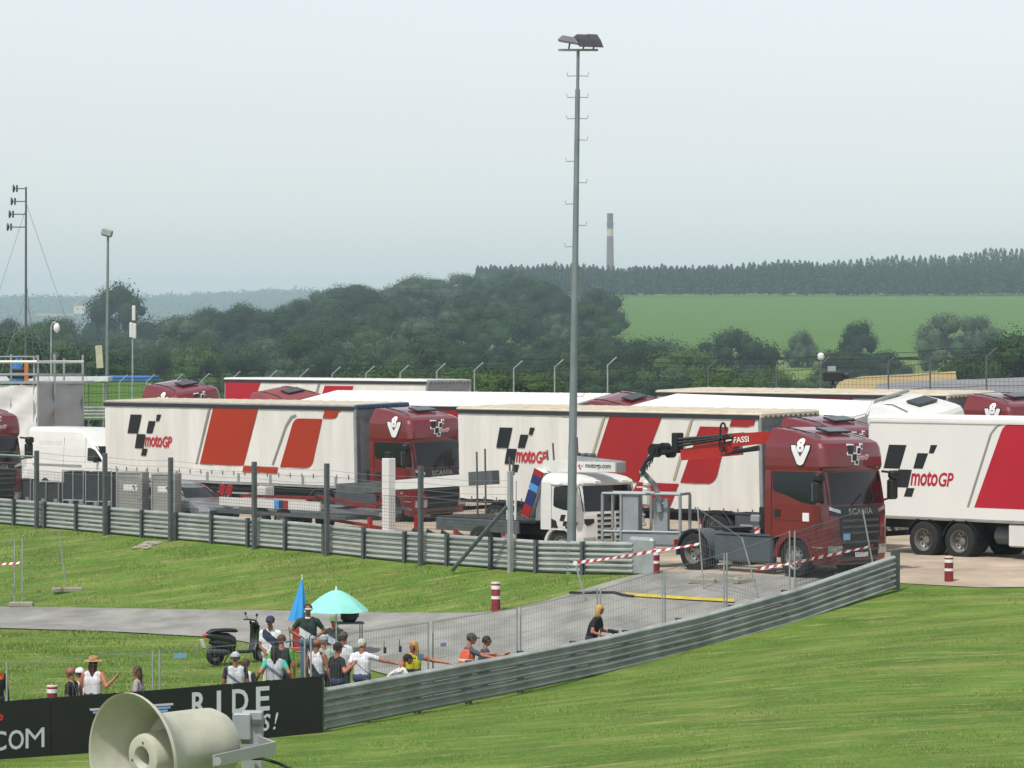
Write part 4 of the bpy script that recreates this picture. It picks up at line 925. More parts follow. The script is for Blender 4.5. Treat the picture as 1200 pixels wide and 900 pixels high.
bplate(.24, 1., .0, -.04, .30).build('toe_board', M_bask, T3); bplate(0., .24, .0, -.12, .05).build('toe_board', M_railg, T3); bplate(.09, .14, -.015, -.06, 0.0, .01).build('red_badge', M_tred, T3)
bplate(.66, .75, .27, 1.1, 1.15, .01).build('label_plate', M_wht, T3)
# bits on the front truck
b = MB(); b.box((-.80, -1.262, 1.60), (.22, .02, .22)); b.build('sticker', M_wht, T3)
b = MB(); b.box((-2.85, -1.15, 1.30), (.7, .05, .05)); b.build('handrail', M_railg, T3)
b = MB(); b.box((-2.55, -1.2, .95), (.16, .04, .62)); o = b.build('warning_marker', M_wht, T3)
for k in range(4): side_poly([(-2.63, .70 + k * .15), (-2.47, .76 + k * .15), (-2.47, .84 + k * .15), (-2.63, .78 + k * .15)], -1.224, M_tred, o, 'red_bar')
b = MB(); b.box((-2.6, -1.22, 1.5), (.3, .12, .2), None, .03); b.build('hose_coupling', M_railg, T3)
b = MB(); b.box((.075, -.05, .62), (.02, .5, .12)); b.build('number_plate', M_wht, T3)
st = MB(); st.tube([(-.62 + .19 * math.cos(a), .45 + .19 * math.sin(a), 2.02 + .1 * math.cos(a)) for a in np.linspace(0, 6.2, 14)], .02, 5); st.build('steering_wheel', M_plast, T3)
# ------------------------------------------------------------------ white box truck at the right (seen from its rear quarter)
BX = empty('box_truck', (0, 0, 0), 0, 'white box truck with a crimson panel at the right picture edge', 'truck')
L = 9.6; b = MB(); b.bbox((L / 2, 0, 2.54), (L, 2.5, 2.92), .05); b.build('body', M_box, BX)
MB().box((L / 2, -1.255, 3.86), (L, .04, .06)).build('top_trim', M_whitep, BX); MB().box((L / 2, -1.252, 1.14), (L, .03, .05)).build('lower_trim', M_railg, BX)
b = MB(); b.box((L / 2, 0, 4.01), (L - .2, 2.3, .02)); b.build('roof_skin', M_roof_w, BX)
for s in (-1, 1):
    for x in (1.99, 3.27): wheel('wheel', x, s * .98, .52, .53, .56, BX, True, s)
    for x in (1.99, 3.27):
        b = MB(); P = [[(x + math.cos(a) * rr, s * yy, .52 + math.sin(a) * rr) for rr, yy in ((.60, .7), (.60, 1.22), (.63, 1.23), (.63, .7))] for a in np.linspace(.2, 2.95, 12)]; b.grid(P); b.build('mudguard', M_plast, BX, 40)
    wheel('wheel', 8.3, s * 1.02, .52, .52, .34, BX, False, s)
    b = MB(); b.bbox((5.6, s * 1.1, .74), (2.2, .24, .62), .04); b.build('side_box', M_whitep, BX, loc=(.45, 0, 0))
    MB().tube([(4.35, s * .8, .72), (4.95, s * .8, .72)], .26, 12).build('air_tank', M_grey, BX, 40)
b = MB(); b.box((L / 2, .42, .92), (L, .1, .26)); b.box((L / 2, -.42, .92), (L, .1, .26)); b.box((.15, 0, .6), (.1, 2.2, .15)); b.build('chassis_frame', M_chas, BX)
for s in (-1, 1):
    MB().box((-.02, s * .61, 2.5), (.04, 1.18, 2.7)).build('rear_door', M_box, BX); MB().box((.0, s * .95, .75), (.06, .4, .14)).build('tail_lamp', M_tred, BX)
cab_C = dict(CAB_R); cb = cab_shell(cab_C, M_red, BX, 'cab'); cb.location = (L + 2.5, 0, 0)
for a, c in (((3.78, 1.49), 0),): pass
side_poly([(3.80, 1.49), (L - .1, 1.49), (L - .1, 3.86), (5.1, 3.86)] + arc(5.1, 3.46, .4, 90, 160, 5), -1.256, M_crim, BX, 'stripe')
side_poly([(3.54, 1.49), (3.62, 1.49), (4.42, 3.55), (4.62, 3.76), (4.9, 3.86), (4.74, 3.86), (4.52, 3.76), (4.34, 3.55)], -1.2565, M_gline, BX, 'pinstripe')
flank_logo(.55, 1.72, -1.256, BX, 1.0, M_crim)
th = R(45); p0 = at(1018, 488, 103); BX.location = (p0.x + 1.25 * math.sin(th), p0.y + 1.25 * math.cos(th), -.02); BX.rotation_euler = (0, 0, -th)
# ------------------------------------------------------------------ white rigid truck in the back row
WT = empty('rigid_truck', (0, 0, 0), 0, 'white rigid truck with a white domed cab roof in the back row', 'truck')
L = 10.2; b = MB(); b.bbox((-L / 2, 0, 2.5), (L, 2.5, 2.9), .06); b.build('body', M_box, WT); MB().box((-L / 2, 0, 3.96), (L - .1, 2.4, .02)).build('roof_skin', M_roof_w, WT)
MB().box((-L / 2, -1.26, 3.88), (L, .04, .12)).build('top_trim', M_railg, WT)
cb = cab_shell(CAB_R, M_whitep, WT, 'cab'); cb.location = (2.75, 0, .42)
hb = MB().box((0, 0, 0), (.55, .9, .07), None, .02).build('roof_hatch', M_hatch, cb); hb.location = (-1.12, .15, 3.84); hb.rotation_euler = (0, R(12), 0)
MB().tube([(-.75, -1.0, 3.72), (-1.5, -.8, 3.88), (-2.2, -.8, 3.88)], .015, 4).build('roof_seam', M_plast, cb)
MB().tube([(-2.3, -1.2, 3.1), (-2.3, -1.15, 3.6), (-2.3, -.8, 3.95), (-2.3, .9, 4.0)], .06, 6).build('rear_lip', M_railg, cb)
for s in (-1, 1):
    for x in (1.45, -6.6, -7.95): wheel('wheel', x, s * 1., .52, .52, .4, WT, False, s)
MB().box((-L / 2 + 1, 0, .9), (L + 2, .9, .3)).build('chassis_frame', M_chas, WT)
front_patch(CAB_R, [(y, 1.93, 2.77) for y in np.linspace(-1.12, 1.12, 13)], .006, M_glass, WT, 'windscreen').location = (2.75, 0, .42)
place(WT, 1016, 113, 47, .08, 10., 1.0)
# ------------------------------------------------------------------ white boom truck
M_bblue, M_lblue = mat('band_blue', '#1d2f63', .5), mat('band_light_blue', '#4a8fcf', .5)
BT = empty('boom_truck', (0, 0, 0), 0, 'white low cab truck with a folded white lifting boom behind the rear guardrail', 'truck')
C = CAB_P; cab_shell(C, M_whitep, BT)
Lw = dict(z=[.3, .45, .75, .96], xf=[-.06, 0, .03, .02], w=[1.18, 1.21, 1.22, 1.22], xb=[-.6] * 4, bow=.12, r=.24); cab_shell(Lw, M_whitep, BT, 'bumper')
front_patch(C, [(y, 1.58, 2.40) for y in np.linspace(-1.09, 1.09, 15)], .006, M_glass, BT, 'windscreen')
front_patch(C, [(y, 2.42, 2.58) for y in np.linspace(-1.0, 1.0, 11)], .06, M_whitep, BT, 'sun_visor', .05, 2)
for y in (-.55, .55): MB().box((fx(C, y, 2.52) + .1, y, 2.52), (.08, .25, .12), None, .02).build('marker_lamp', M_wht, BT)
for z in (.50, .68, .86, 1.04, 1.22, 1.40):
    for y0 in ((-.62, -.1), (.1, .62)): front_patch(C if z > .95 else Lw, [(y, z, z + .09) for y in np.linspace(y0[0], y0[1], 5)], .012, M_plast, BT, 'grille_slot', .02, 1)
for s in (-1, 1):
    front_patch(C, [(s * y, zl, 1.34) for y, zl in ((.74, 1.22), (.88, 1.14), (1.0, 1.12), (1.08, 1.2))], .010, M_plast, BT, 'lamp_vent', .02, 1)
    front_patch(Lw, [(s * y, .5, .72) for y in (.7, .85, 1., 1.1)], .01, M_chrome, BT, 'headlight', .02, 1)
    side_patch(C, [(-1.22, 1.75, 2.3), (-1.15, 1.7, 2.4), (-.8, 1.62, 2.42), (-.5, 1.6, 2.42), (-.42, 1.62, 2.4)], .006, M_glass, BT, 'side_window', s)
    b = MB(); b.tube([(-1.3, s * 1.225, 1.0), (-1.3, s * 1.22, 2.42)], .008, 4); b.tube([(-.38, s * 1.225, 1.0), (-.38, s * 1.225, 1.55)], .008, 4); b.build('door_seam', M_gline, BT)
    mr = MB(); mr.box((-.10, s * 1.46, 2.0), (.18, .28, .62), None, .06); mr.box((-.08, s * 1.46, 2.42), (.2, .28, .22), None, .07); mr.tube([(-.25, s * 1.2, 2.3), (-.1, s * 1.42, 2.3)], .03, 5); mr.build('mirror', M_whitep, BT, 30)
    wheel('wheel', -1.0, s * 1.0, .48, .48, .32, BT, False, s); wheel('wheel', -4.4, s * .95, .48, .48, .5, BT, True, s)
    b = MB(); P = [[(-1.0 + math.cos(a) * rr, s * yy, .48 + math.sin(a) * rr) for rr, yy in ((.52, .8), (.52, 1.21), (.60, 1.23), (.60, .8))] for a in np.linspace(0, math.pi, 11)]; b.grid(P); b.build('fender', M_whitep, BT, 40)
MB().ell((-.9, -1.42, 2.46), (.22, .12, .09), 10, 6).build('kerb_mirror', M_whitep, BT, 'all')
for p in checker(-.95, 1.02, .30): side_poly(p, -1.232, M_black, BT, 'logo_square')
decal(fit(text2d('motoGP', 1, .22, .03, .86), .46, .12, -.66, 1.12), lambda a, c: (a, -1.234, c), M_tred, BT, 'logo_lettering')
side_poly([(-1.3, 1.02), (-1.02, 1.02), (-1.1, 1.25), (-1.3, 1.32)], -1.232, M_plast, BT, 'step_well')
b = MB(); b.box((-4.2, 0, .85), (5.4, .9, .3)); b.box((-4.4, 0, 1.15), (4.6, 2.2, .08)); b.build('chassis_frame', M_chas, BT)
b = MB(); b.box((-4.6, -1.08, .95), (3.6, .1, .42), None, .02); b.build('deck_board', M_steeld, BT)
# boom folded forward over the cab
b = MB(); slab(b, (-2.4, -.35, 3.0), (.62, -.35, 3.02), .34, .30, .34); bo = b.build('boom', M_whitep, BT)
decal(fit(text2d('motogp.com', 1, .15, .02, 1.), 1.05, .19, -.62, 2.93), lambda a, c: (a, -.525, c), M_black, bo, 'boom_lettering')
for p in checker(-.92, 2.9, .12): side_poly(p, -.526, M_tred, bo, 'logo_square')
MB().box((.65, -.35, 3.02), (.06, .4, .36), None, .02).build('boom_nose', M_railg, BT)
b = MB(); slab(b, (-1.5, -.1, 3.26), (.5, -.1, 3.16), .16, .1, .2); b.build('jib', M_railg, BT)
b = MB(); slab(b, (-2.3, -.6, 2.85), (-2.9, -.6, 1.3), .42, .34, .3); bu = b.build('boom_heel', M_whitep, BT)
for k, (f0, f1, mm) in enumerate(((.0, .12, M_sred), (.12, .30, M_bblue), (.30, .42, M_lblue), (.45, .75, M_bblue), (.75, .98, M_sred))):
    a, c = Vector((-2.3, -.77, 2.85)), Vector((-2.9, -.77, 1.3)); b = MB(); slab(b, a.lerp(c, f0), a.lerp(c, f1), .40 - .06 * f0, .40 - .06 * f1, .02); b.build('colour_band', mm, bu)
b = MB(); b.box((-2.35, -.3, 1.7), (.5, .7, 1.2), None, .04); b.build('turret', M_railg, BT)
la = MB()
for x in (-3.05, -3.4): la.tube([(x, -1.0, .6), (x, -1.0, 2.5)], .04, 5)
for k in range(6): la.box((-3.22, -1.0, .8 + k * .3), (.35, .05, .06))
la.build('ladder', M_whitep, BT)
for k, (x, z0, z1) in enumerate(((-5.0, .4, 3.4), (-4.8, .5, 3.5), (-3.9, 1.8, 3.25), (-2.2, 3.0, 3.75), (-2.6, 2.9, 3.5), (-1.5, 3.0, 3.95), (-4.4, 2.6, 3.1))):
    MB().tube([(x, -.7 + .15 * k, z0), (x - .06, -.7 + .15 * k, z1)], .03, 5).build('whip_aerial', M_steeld, BT)
for x in (-1.0, -1.25, -1.6): MB().box((x, .1, 3.28), (.16, .3, .3), None, .04).build('winch_part', M_steeld, BT)
place(BT, 683, 102.3, 47, -.14, 0, 0, -1.22); BT.scale = (1, 1, .88)
# ------------------------------------------------------------------ lift trailer with white post and beam, left of the boom truck
LT = empty('lift_trailer', (0, 0, 0), 0, 'low flat lift trailer with white deck rail, red frames and white mast post', 'trailer')
b = MB(); b.box((-3.6, 0, .62), (7.2, 2.0, .12)); b.build('deck', M_steeld, LT).location = (-1.8, 0, 0); MB().box((-5.8, -.98, .95), (5.4, .07, .28)).build('deck_rail', M_whitep, LT)
for k, (x, mm) in enumerate(((-5.35, M_lblue), (-5.10, M_bblue), (-4.87, M_sred))): MB().box((x, -1.025, .95), (.24, .02, .26)).build('colour_band', mm, LT)
for k, (x0, z0, x1, z1) in enumerate(((-7.5, 1.15, -3.6, 1.2), (-3.7, 1.25, -.6, 1.0), (-3.6, .55, -.5, .35), (-3.0, .85, -.4, 1.15), (-8.2, 1.1, -7.2, 1.22))):
    b = MB(); slab(b, (x0, -.75 + .1 * k, z0), (x1, -.75 + .1 * k, z1), .09, .09, .1); b.build('red_frame', mat('frame_red', '#7a1616', .6, var=.25, scale=5), LT)
for k in range(3): b = MB(); slab(b, (-4.6 + k * .3, -.5 + k * .3, .9), (.0, -.5 + k * .3, .75 + .1 * k), .1, .1, .1); b.build('boom_section', M_railg, LT)
for x, z in ((-8.5, 1.32), (-8.1, 1.32)): MB().box((x, -.9, z), (.3, .05, .36), Matrix.Rotation(R(20), 4, 'Y')).build('chevron_marker', M_sred, LT)
b = MB(); b.box((-6.9, -.4, 1.0), (.7, .4, .95), None, .03); b.build('control_cabinet', M_whitep, LT)
b = MB(); b.box((.15, -.8, 1.32), (.34, .30, 2.5), None, .02); b.build('mast_post', M_whitep, LT); MB().box((.15, -.8, 2.66), (.22, .2, .22), None, .03).build('post_head', M_plast, LT)
b = MB(); slab(b, (.2, -.55, 1.72), (4.1, -.55, 2.02), .30, .36, .24); b.build('beam', M_whitep, LT)
b = MB(); slab(b, (3.9, -.55, 2.02), (5.0, -.55, 2.1), .42, .42, .3); b.build('beam_head', M_steeld, LT)
b = MB(); slab(b, (-3.0, -.3, 1.5), (1.0, -.3, 1.75), .34, .34, .26); b.build('inner_beam', M_steeld, LT)
for s in (-1, 1):
    for x in (-5.2, -6.4): wheel('wheel', x, s * .85, .4, .4, .25, LT, False, s)
    for x in (-.6, 3.6): MB().box((x, s * .95, .35), (.12, .12, .7)).build('outrigger', M_crane, LT)
k = MB()
for i in range(5): k.tube([(.9 + .7 * i, -.4, .1), (1.0 + .7 * i, -.5, .35), (1.4 + .7 * i, -.4, .15)], .06, 5)
tag(k.build('cable_pile', M_plast, LT), kind='stuff')
place(LT, 452, 112.5, 49, -.1, 0, 0, -.8)
# ------------------------------------------------------------------ white van
VN = empty('van', (0, 0, 0), 0, 'white high roof panel van behind the left end of the orange trailer', 'van')
VC = dict(z=[.35, .6, .95, 1.15, 1.35, 1.9, 2.25, 2.5, 2.62, 2.68], xf=[-.08, 0, 0, -.25, -.75, -1.35, -1.75, -2.15, -2.5, -2.9], w=[.95, .99, 1.0, 1.0, .99, .96, .92, .88, .82, .7], xb=[-5.9] * 10, bow=.22, r=.22)
cab_shell(VC, M_whitep, VN, 'body')
front_patch(VC, [(y, 1.37, 1.98) for y in np.linspace(-.86, .86, 11)], .008, M_glass, VN, 'windscreen')
for s in (-1, 1):
    side_patch(VC, [(-1.95, 1.42, 1.9), (-1.8, 1.40, 1.92), (-1.5, 1.40, 1.84), (-1.2, 1.40, 1.6), (-1.05, 1.40, 1.46)], .008, M_glass, VN, 'side_window', s)
    for x in (-2.1, -3.5): MB().tube([(x, s * 1.0, .6), (x, s * .99, 1.4), (x, s * .93, 2.3)], .008, 4).build('door_seam', M_gline, VN)
    for z in (1.6, 2.05): MB().box((-4.4, s * (prof(VC, 'w', z) + .004), z), (1.5, .012, .22), None, .004).build('panel_recess', M_whitep, VN)
    MB().box((-3.9, s * 1.0, 1.2), (3.2, .03, .08)).build('rub_strip', M_railg, VN)
    for x in (-1.0, -4.7): wheel('wheel', x, s * .9, .34, .34, .22, VN, False, s)
    MB().box((-1.25, s * 1.12, 1.5), (.12, .22, .3), None, .04).build('mirror', M_plast, VN)
    front_patch(VC, [(s * y, .75, 1.0) for y in (.5, .65, .8, .9)], .01, M_chrome, VN, 'headlight')
front_patch(VC, [(y, .5, .8) for y in np.linspace(-.5, .5, 6)], .01, M_plast, VN, 'grille')
place(VN, 138, 139, 46, .08, 0, 0, -1.)
# ------------------------------------------------------------------ grey car
CR = empty('car', (0, 0, 0), 0, 'grey hatchback parked beside the silver flight cases under the orange trailer', 'car'); M_carp = mat('car_grey_paint', '#7e8489', .3, .3, var=.05, coat=.6)
CC = dict(z=[.22, .4, .7, .88, .98, 1.15, 1.35, 1.45, 1.49], xf=[-.05, 0, -.04, -.35, -1.05, -1.4, -1.8, -2.1, -2.4], w=[.82, .86, .88, .87, .84, .78, .70, .62, .5], xb=[-4.0, -4.05, -4.05, -4.0, -3.95, -3.85, -3.7, -3.6, -3.5], bow=.25, r=.25)
cab_shell(CC, M_carp, CR, 'body'); front_patch(CC, [(y, 1.0, 1.40) for y in np.linspace(-.68, .68, 9)], .008, M_glass, CR, 'windscreen')
for s in (-1, 1):
    side_patch(CC, [(-3.4, 1.1, 1.3), (-3.2, 1.02, 1.36), (-2.4, 1.0, 1.4), (-1.9, 1.0, 1.34), (-1.5, 1.0, 1.14), (-1.35, 1.0, 1.06)], .008, M_glass, CR, 'side_window', s)
    for x in (-.8, -3.3): wheel('wheel', x, s * .78, .31, .31, .2, CR, False, s)
    front_patch(CC, [(s * y, .58, .78) for y in (.48, .6, .72, .8)], .012, M_chrome, CR, 'headlight'); MB().box((-1.5, s * .98, 1.0), (.12, .2, .14), None, .04).build('mirror', M_carp, CR)
front_patch(CC, [(y, .35, .6) for y in np.linspace(-.45, .45, 6)], .012, M_plast, CR, 'grille')
place(CR, 236, 118.5, 52, -.08, 0, 0, -.85)
# ------------------------------------------------------------------ flight cases and cage trolleys by the rear guardrail
M_case = mat('case_silver', '#9a9a94', .5, .25, var=.12, scale=1.5); M_caged = mat('cage_dark', '#33373b', .6, var=.2)
M_al = mat('aluminium', '#a8acae', .4, .6, var=.1)
def at_row(px, off):   # plan point on a line parallel to the rear rail
    P0 = RB0 + Vector((-tan_b.y, tan_b.x)) * off; d = RB1 - RB0; k = (px - 600) / F; t = (k * P0.y - P0.x) / (d.x - k * d.y); return P0 + d * t
def case(px0, px1, h, label, style, off=1.5, z0=.0, group='equipment cases by the rail'):
    a = at_row((px0 + px1) / 2, off); w = (px1 - px0) * a.y / F / math.cos(R(14)); rz = R(-14); z = gz(a.x, a.y) + z0; a = a - Vector((w / 2 * math.cos(rz), w / 2 * math.sin(rz)))
    t = empty('flight_case' if style == 'case' else 'cage_trolley', (a.x, a.y, z), rz, label, 'case' if style == 'case' else 'trolley', group); d = .7
    if style == 'case':
        MB().bbox((w / 2, d / 2, .12 + h / 2), (w, d, h), .02).build('body', M_case, t)
        for x in (.02, w - .02): MB().box((x, -.012, .12 + h / 2), (.06, .03, h + .02)).build('corner_edge', M_al, t)
        for zz in (.14, h + .10): MB().box((w / 2, -.012, zz), (w, .028, .05)).build('edge_trim', M_al, t)
        decal(fit(text2d('GC 00004', 1, 0, .01), w * .75, .13, w * .1, h - .12), lambda x, y_: (x, -.006, y_), M_gline, t, 'stencil')
        MB().box((w * .55, -.004, h - .4), (w * .55, .01, .2)).build('label_plate', M_wht, t)
        for p in checker(w * .62, h - .47, .10): MB().add([(x, -.012, zz) for x, zz in p], [(0, 1, 2, 3)]).build('logo_square', M_black, t)
        for zz in (.5, 1.0): MB().box((w - .06, -.03, zz), (.1, .03, .12)).build('latch', M_al, t)
    else:
        MB().box((w / 2, d / 2, .14 + h / 2), (w - .06, d - .06, h - .1)).build('load', M_caged, t)
        n = max(2, int(w / .55))
        for i in range(n + 1): MB().tube([(w * i / n, 0, .1), (w * i / n, 0, h + .14)], .025, 5).build('upright', M_al, t)
        for zz in (.14, .14 + h * .38, .14 + h): MB().tube([(0, 0, zz), (w, 0, zz)], .022, 5).build('rail', M_al, t)
        if h > 1.2:
            for i in range(n): MB().box((w * (i + .8) / n, -.03, .7), (.14, .03, .12)).build('latch', M_al, t)
    for x in (.1, w - .1):
        for y in (.12, d - .12): MB().tube([(x - .03, y, .06), (x + .03, y, .06)], .06, 8).build('castor', M_plast, t)
    return t
case(136, 167, 1.72, 'left one of two silver flight cases behind the rear guardrail', 'case')
case(177, 205, 1.74, 'right one of two silver flight cases, next to the grey car', 'case')
case(73, 98, 1.66, 'left one of two tall dark equipment cages beside the flight cases', 'cage')
case(100, 131, 1.68, 'right one of two tall dark equipment cages beside the flight cases', 'cage')
case(6, 36, 1.28, 'low railed trolley left of the first fence post, below the cut off cab', 'cage')
case(39, 69, 1.22, 'low railed trolley between the first fence post and tall dark cages', 'cage')
# ------------------------------------------------------------------ scaffold platform with tarpaulins at the far left
M_tarpl, M_tarpd = mat('tarpaulin_light', '#cfcfce', .6, var=.06, scale=.8), mat('tarpaulin_grey', '#a2a6a9', .6, var=.08, scale=.8)
SC = empty('scaffold_platform', tuple(at(0, 500, 152)), 0, 'scaffold platform with handrails wrapped in grey tarpaulins at the left edge', 'scaffold'); so = Vector(SC.location)
def tarp(A, B, ztop, zbot, m, sag, seed):
    rng = random.Random(seed); n, mm = 26, 16; b = MB(); A, B = Vector(A), Vector(B); dn = Vector((B.y - A.y, A.x - B.x, 0)).normalized(); P = []
    for i in range(n + 1):
        u = i / n; row = []
        for j in range(mm + 1):
            v = j / mm; p = A.lerp(B, u); w_ = .22 * math.sin(14 * v * (1 + .3 * u) + 9 * (u - .5) ** 2 * sag + seed) * (v ** .8) * (.3 + math.sin(math.pi * u)) + .05 * math.sin(27 * v + 6 * u * sag)
            row.append((p.x + dn.x * w_, p.y + dn.y * w_, ztop + (zbot - ztop) * v - .04 * math.sin(math.pi * u)))
        P.append(row)
    b.grid(P); o = b.build('tarpaulin', m, SC, 'all', loc=-so); return o
q0, q1, q2 = at(-60, 449, 158), at(44, 449, 150), at(97, 448, 153)
tarp(q0, q1, q0.z, -.2, M_tarpl, 3, 1); tarp(q1, q2, q1.z, -.2, M_tarpd, 1, 5)
for px, yt, D in ((-40, 415, 156), (13, 415, 152.5), (40, 417, 150.3), (44.5, 416, 150), (64, 415, 151), (97, 416, 153), (25, 420, 160), (75, 420, 162)):
    p = at(px, yt, D); MB().tube([(p.x, p.y, -.2), tuple(p)], .05, 6).build('standard', M_al, SC, loc=-so)
for yy, r in ((424, .07), (439, .06)):
    a, c, d = at(-50, yy, 157), at(44, yy, 149.8), at(97, yy, 152.8); MB().tube([a, c, d], r, 6).build('handrail', M_al if yy > 430 else M_wht, SC, loc=-so)
MB().tube([at(-50, 418, 158), at(45, 418, 150.5)], .04, 6).build('handrail', M_al, SC, loc=-so)
b = MB(); a, c, d = at(-50, 447, 157), at(44, 447, 149.9), at(97, 447, 152.9); b.add([tuple(p + Vector((0, 0, z))) for z in (-.1, .0) for p in (a, c, d, d + Vector((0, 4, 0)), a + Vector((0, 4, 0)))], [(4, 3, 2, 1, 0), (5, 6, 7, 8, 9), (0, 1, 6, 5), (1, 2, 7, 6), (2, 3, 8, 7), (3, 4, 9, 8), (4, 0, 5, 9)]); b.build('deck', M_al, SC, loc=-so)
p = at(31, 438, 154); MB().box((p.x, p.y, p.z), (.16, .16, 1.1)).build('orange_post', mat('orange_paint', '#c0742a', .6), SC, loc=-so)
p = at(20, 433, 156); bt = MB(); bt.lathe([(.0, 0), (.35, 0), (.28, .5), (.06, 1.0), (0, 1.0)], 8, Matrix.Translation(p - Vector((0, 0, .5)))); tag(bt.build('folded_parasol', mat('parasol_blue', '#2467a8', .7)), 'folded blue parasol standing on the scaffold platform', 'parasol')
p = at(24, 444, 154.5); b = MB(); b.box((0, 0, 0), (1.1, .6, .28), None, .08); b.box((-.1, 0, .2), (.5, .4, .2), None, .06); tag(b.build('equipment_bundle', M_plast, loc=tuple(p + Vector((0, 0, .15)))), 'dark bundle of equipment lying on the scaffold deck', 'equipment')
# long blue container roof beyond
p = at(152, 444, 205); cn = empty('canopy', tuple(p), R(-8), 'short flat blue canopy roof far behind the scaffold', 'canopy'); MB().box((0, 0, 0), (3.0, 2.0, .36), None, .05).build('roof', mat('canopy_blue', '#2f5f9c', .6), cn)
for x in (-1.3, 1.3): MB().tube([(x, -.9, 0), (x, -.9, -4)], .05, 6).build('post', M_al, cn)
p = at(62, 444, 175); b = MB(); b.box((0, 0, 0), (5.6, 2., .22)); tag(b.build('awning', mat('awning_white', '#cfd3d6', .6), loc=tuple(p)), 'flat pale awning roof behind the scaffold handrail', 'awning')
for x in (-2.6, 2.6): MB().tube([(x, 0, 0), (x, 0, -3.6)], .05, 6).build('awning_post', M_al, bpy.data.objects['awning'])
# far barrier seen between scaffold and trailer
BFp = at(98, 490, 160); fb2 = empty('steel_barrier', (BFp.x, 160, gz(BFp.x, 160)), 0, 'pale steel barrier between the scaffold and the orange trailer', 'barrier')
for k, yy in enumerate((478, 482, 486, 490)):
    z = EYE - (yy - HZ) * 160 / F - fb2.location.z; MB().box((.75, 0, z), (1.9, .06, .10), None, .02).build('rail', M_al, fb2)
MB().box((.75, .1, .6), (2.2, .1, 1.6)).build('concrete_wall', mat('wall_pale', '#a9a48f', .9), fb2)
for x in (0, .8, 1.5): MB().tube([(x, 0, 0), (x, 0, 2.6)], .04, 5).build('post', M_steeld, fb2)
# dark brush heap on the meadow
# ------------------------------------------------------------------ bollards, fence panels, tape, hose
M_bol = mat('bollard_red', '#7a1f22', .6, var=.2, scale=6)
def bollard(px, yb, h, label, D=None):
    p = hit(px, yb) if D is None else Vector(((px - 600) * D / F, D, gz((px - 600) * D / F, D)))
    t = empty('bollard', tuple(p), 0, label, 'bollard', 'red and white bollards')
    MB().lathe([(0, -.05), (.115, -.05), (.115, h * .96), (.09, h), (0, h)], 14).build('body', M_bol, t, 40)
    for z0, z1 in ((.42, .52), (.74, .86)): MB().lathe([(.117, h * z0), (.121, h * z0), (.121, h * z1), (.117, h * z1)], 14).build('white_band', M_wht, t, 40)
    MB().lathe([(0, h + .005), (.1, h - .01), (.122, h * .955), (.122, h * .92), (.117, h * .92)], 14).build('cap', M_roof_b, t, 40); return t
bollard(581, 717, .80, 'red and white bollard on the grass edge beside the road bend')
bollard(768, 673, .70, 'dark red bollard standing just right of the rear guardrail end')
bollard(1112, 682, .68, 'red bollard on the grass edge below the white box truck')
bollard(61, 0, .72, 'bollard whose cap shows above the black advertising board', 78.5)
fb_ = bollard(716, 664, .75, 'fallen red bollard lying at the end of the rear guardrail'); fb_.rotation_euler = (0, R(80), R(20)); fb_.location.z += .12
M_blk = mat('concrete_block', '#8f8b7c', .9, var=.15, scale=6, bump=.3)
def foot(p, rz, label, w=.72):
    b = MB(); b.bbox((0, 0, .07), (w, .24, .15), .03); b.box((-w * .2, 0, .155), (.06, .1, .01)); b.box((w * .2, 0, .155), (.06, .1, .01)); tag(b.build('concrete_block', M_blk, loc=tuple(p), rot=(0, 0, rz)), label, 'block', 'concrete fence feet')
def fence_panel(label, A, B, zA, zB, leanA=(0, 0), leanB=(0, 0), plate=None, pitch=.1, r=.0024, m=None):
    """portable wire mesh panel between two base points; zA, zB are post tops"""
    A, B = Vector(A), Vector(B); A, B = A.lerp(B, .022), B.lerp(A, .022); t = empty('mesh_fence', tuple(A), 0, label, 'fence', 'portable mesh fence panels'); d = B - A
    TA = Vector((leanA[0], leanA[1], zA - A.z)); TB = Vector((d.x + leanB[0], d.y + leanB[1], zB - A.z)); a0 = Vector((0, 0, .04)); b0 = d + Vector((0, 0, .04))
    e = d.normalized() * .0
    for p, q in ((a0, TA), (b0, TB)): MB().tube([p, q], .021, 8).build('post', M_steel, t, 40)
    for p, q in ((a0.lerp(TA, .06), b0.lerp(TB, .06)), (a0.lerp(TA, .985), b0.lerp(TB, .985))): MB().tube([p, q], .007, 6).build('rail', M_wirel, t)
    w = MB(); n = max(2, int(d.length / pitch)); k = max(2, int((zA - A.z) / (pitch * 1.9)))
    for i in range(n + 1): w.tube([a0.lerp(b0, i / n), TA.lerp(TB, i / n)], r, 3, False)
    for j in range(k + 1): w.tube([a0.lerp(TA, j / k), b0.lerp(TB, j / k)], r, 3, False)
    tag(w.build('wire_mesh', m or M_wirel, t), kind='stuff')
    for pt in (plate or []):
        u, v, wd_, hh, mm = pt; c = a0.lerp(b0, u).lerp(TA.lerp(TB, u), v); MB().box(c + Vector((0, -.02, 0)), (wd_, .01, hh), Matrix.Rotation(math.atan2(d.y, d.x), 4, 'Z')).build('sign_plate', mm, t)
    return t
M_plate = mat('plate_pale_blue', '#7fa6cf', .5)
ap = offs(PA, .75); 
def behind(px, extra=0.):
    best = min(range(len(ap)), key=lambda i: abs(600 + ap[i].x / ap[i].y * F - px)); i = min(max(best, 1), len(ap) - 2)
    k = (px - 600) / F
    a, c = ap[i - 1], ap[i + 1]; t = (k * a.y - a.x) / ((c.x - a.x) - k * (c.y - a.y)); p = a.lerp(c, t); p = p + Vector((0, extra)); return Vector((p.x, p.y, gz(p.x, p.y)))
def btm(px, D): x = (px - 600) * D / F; return Vector((x, D, gz(x, D)))
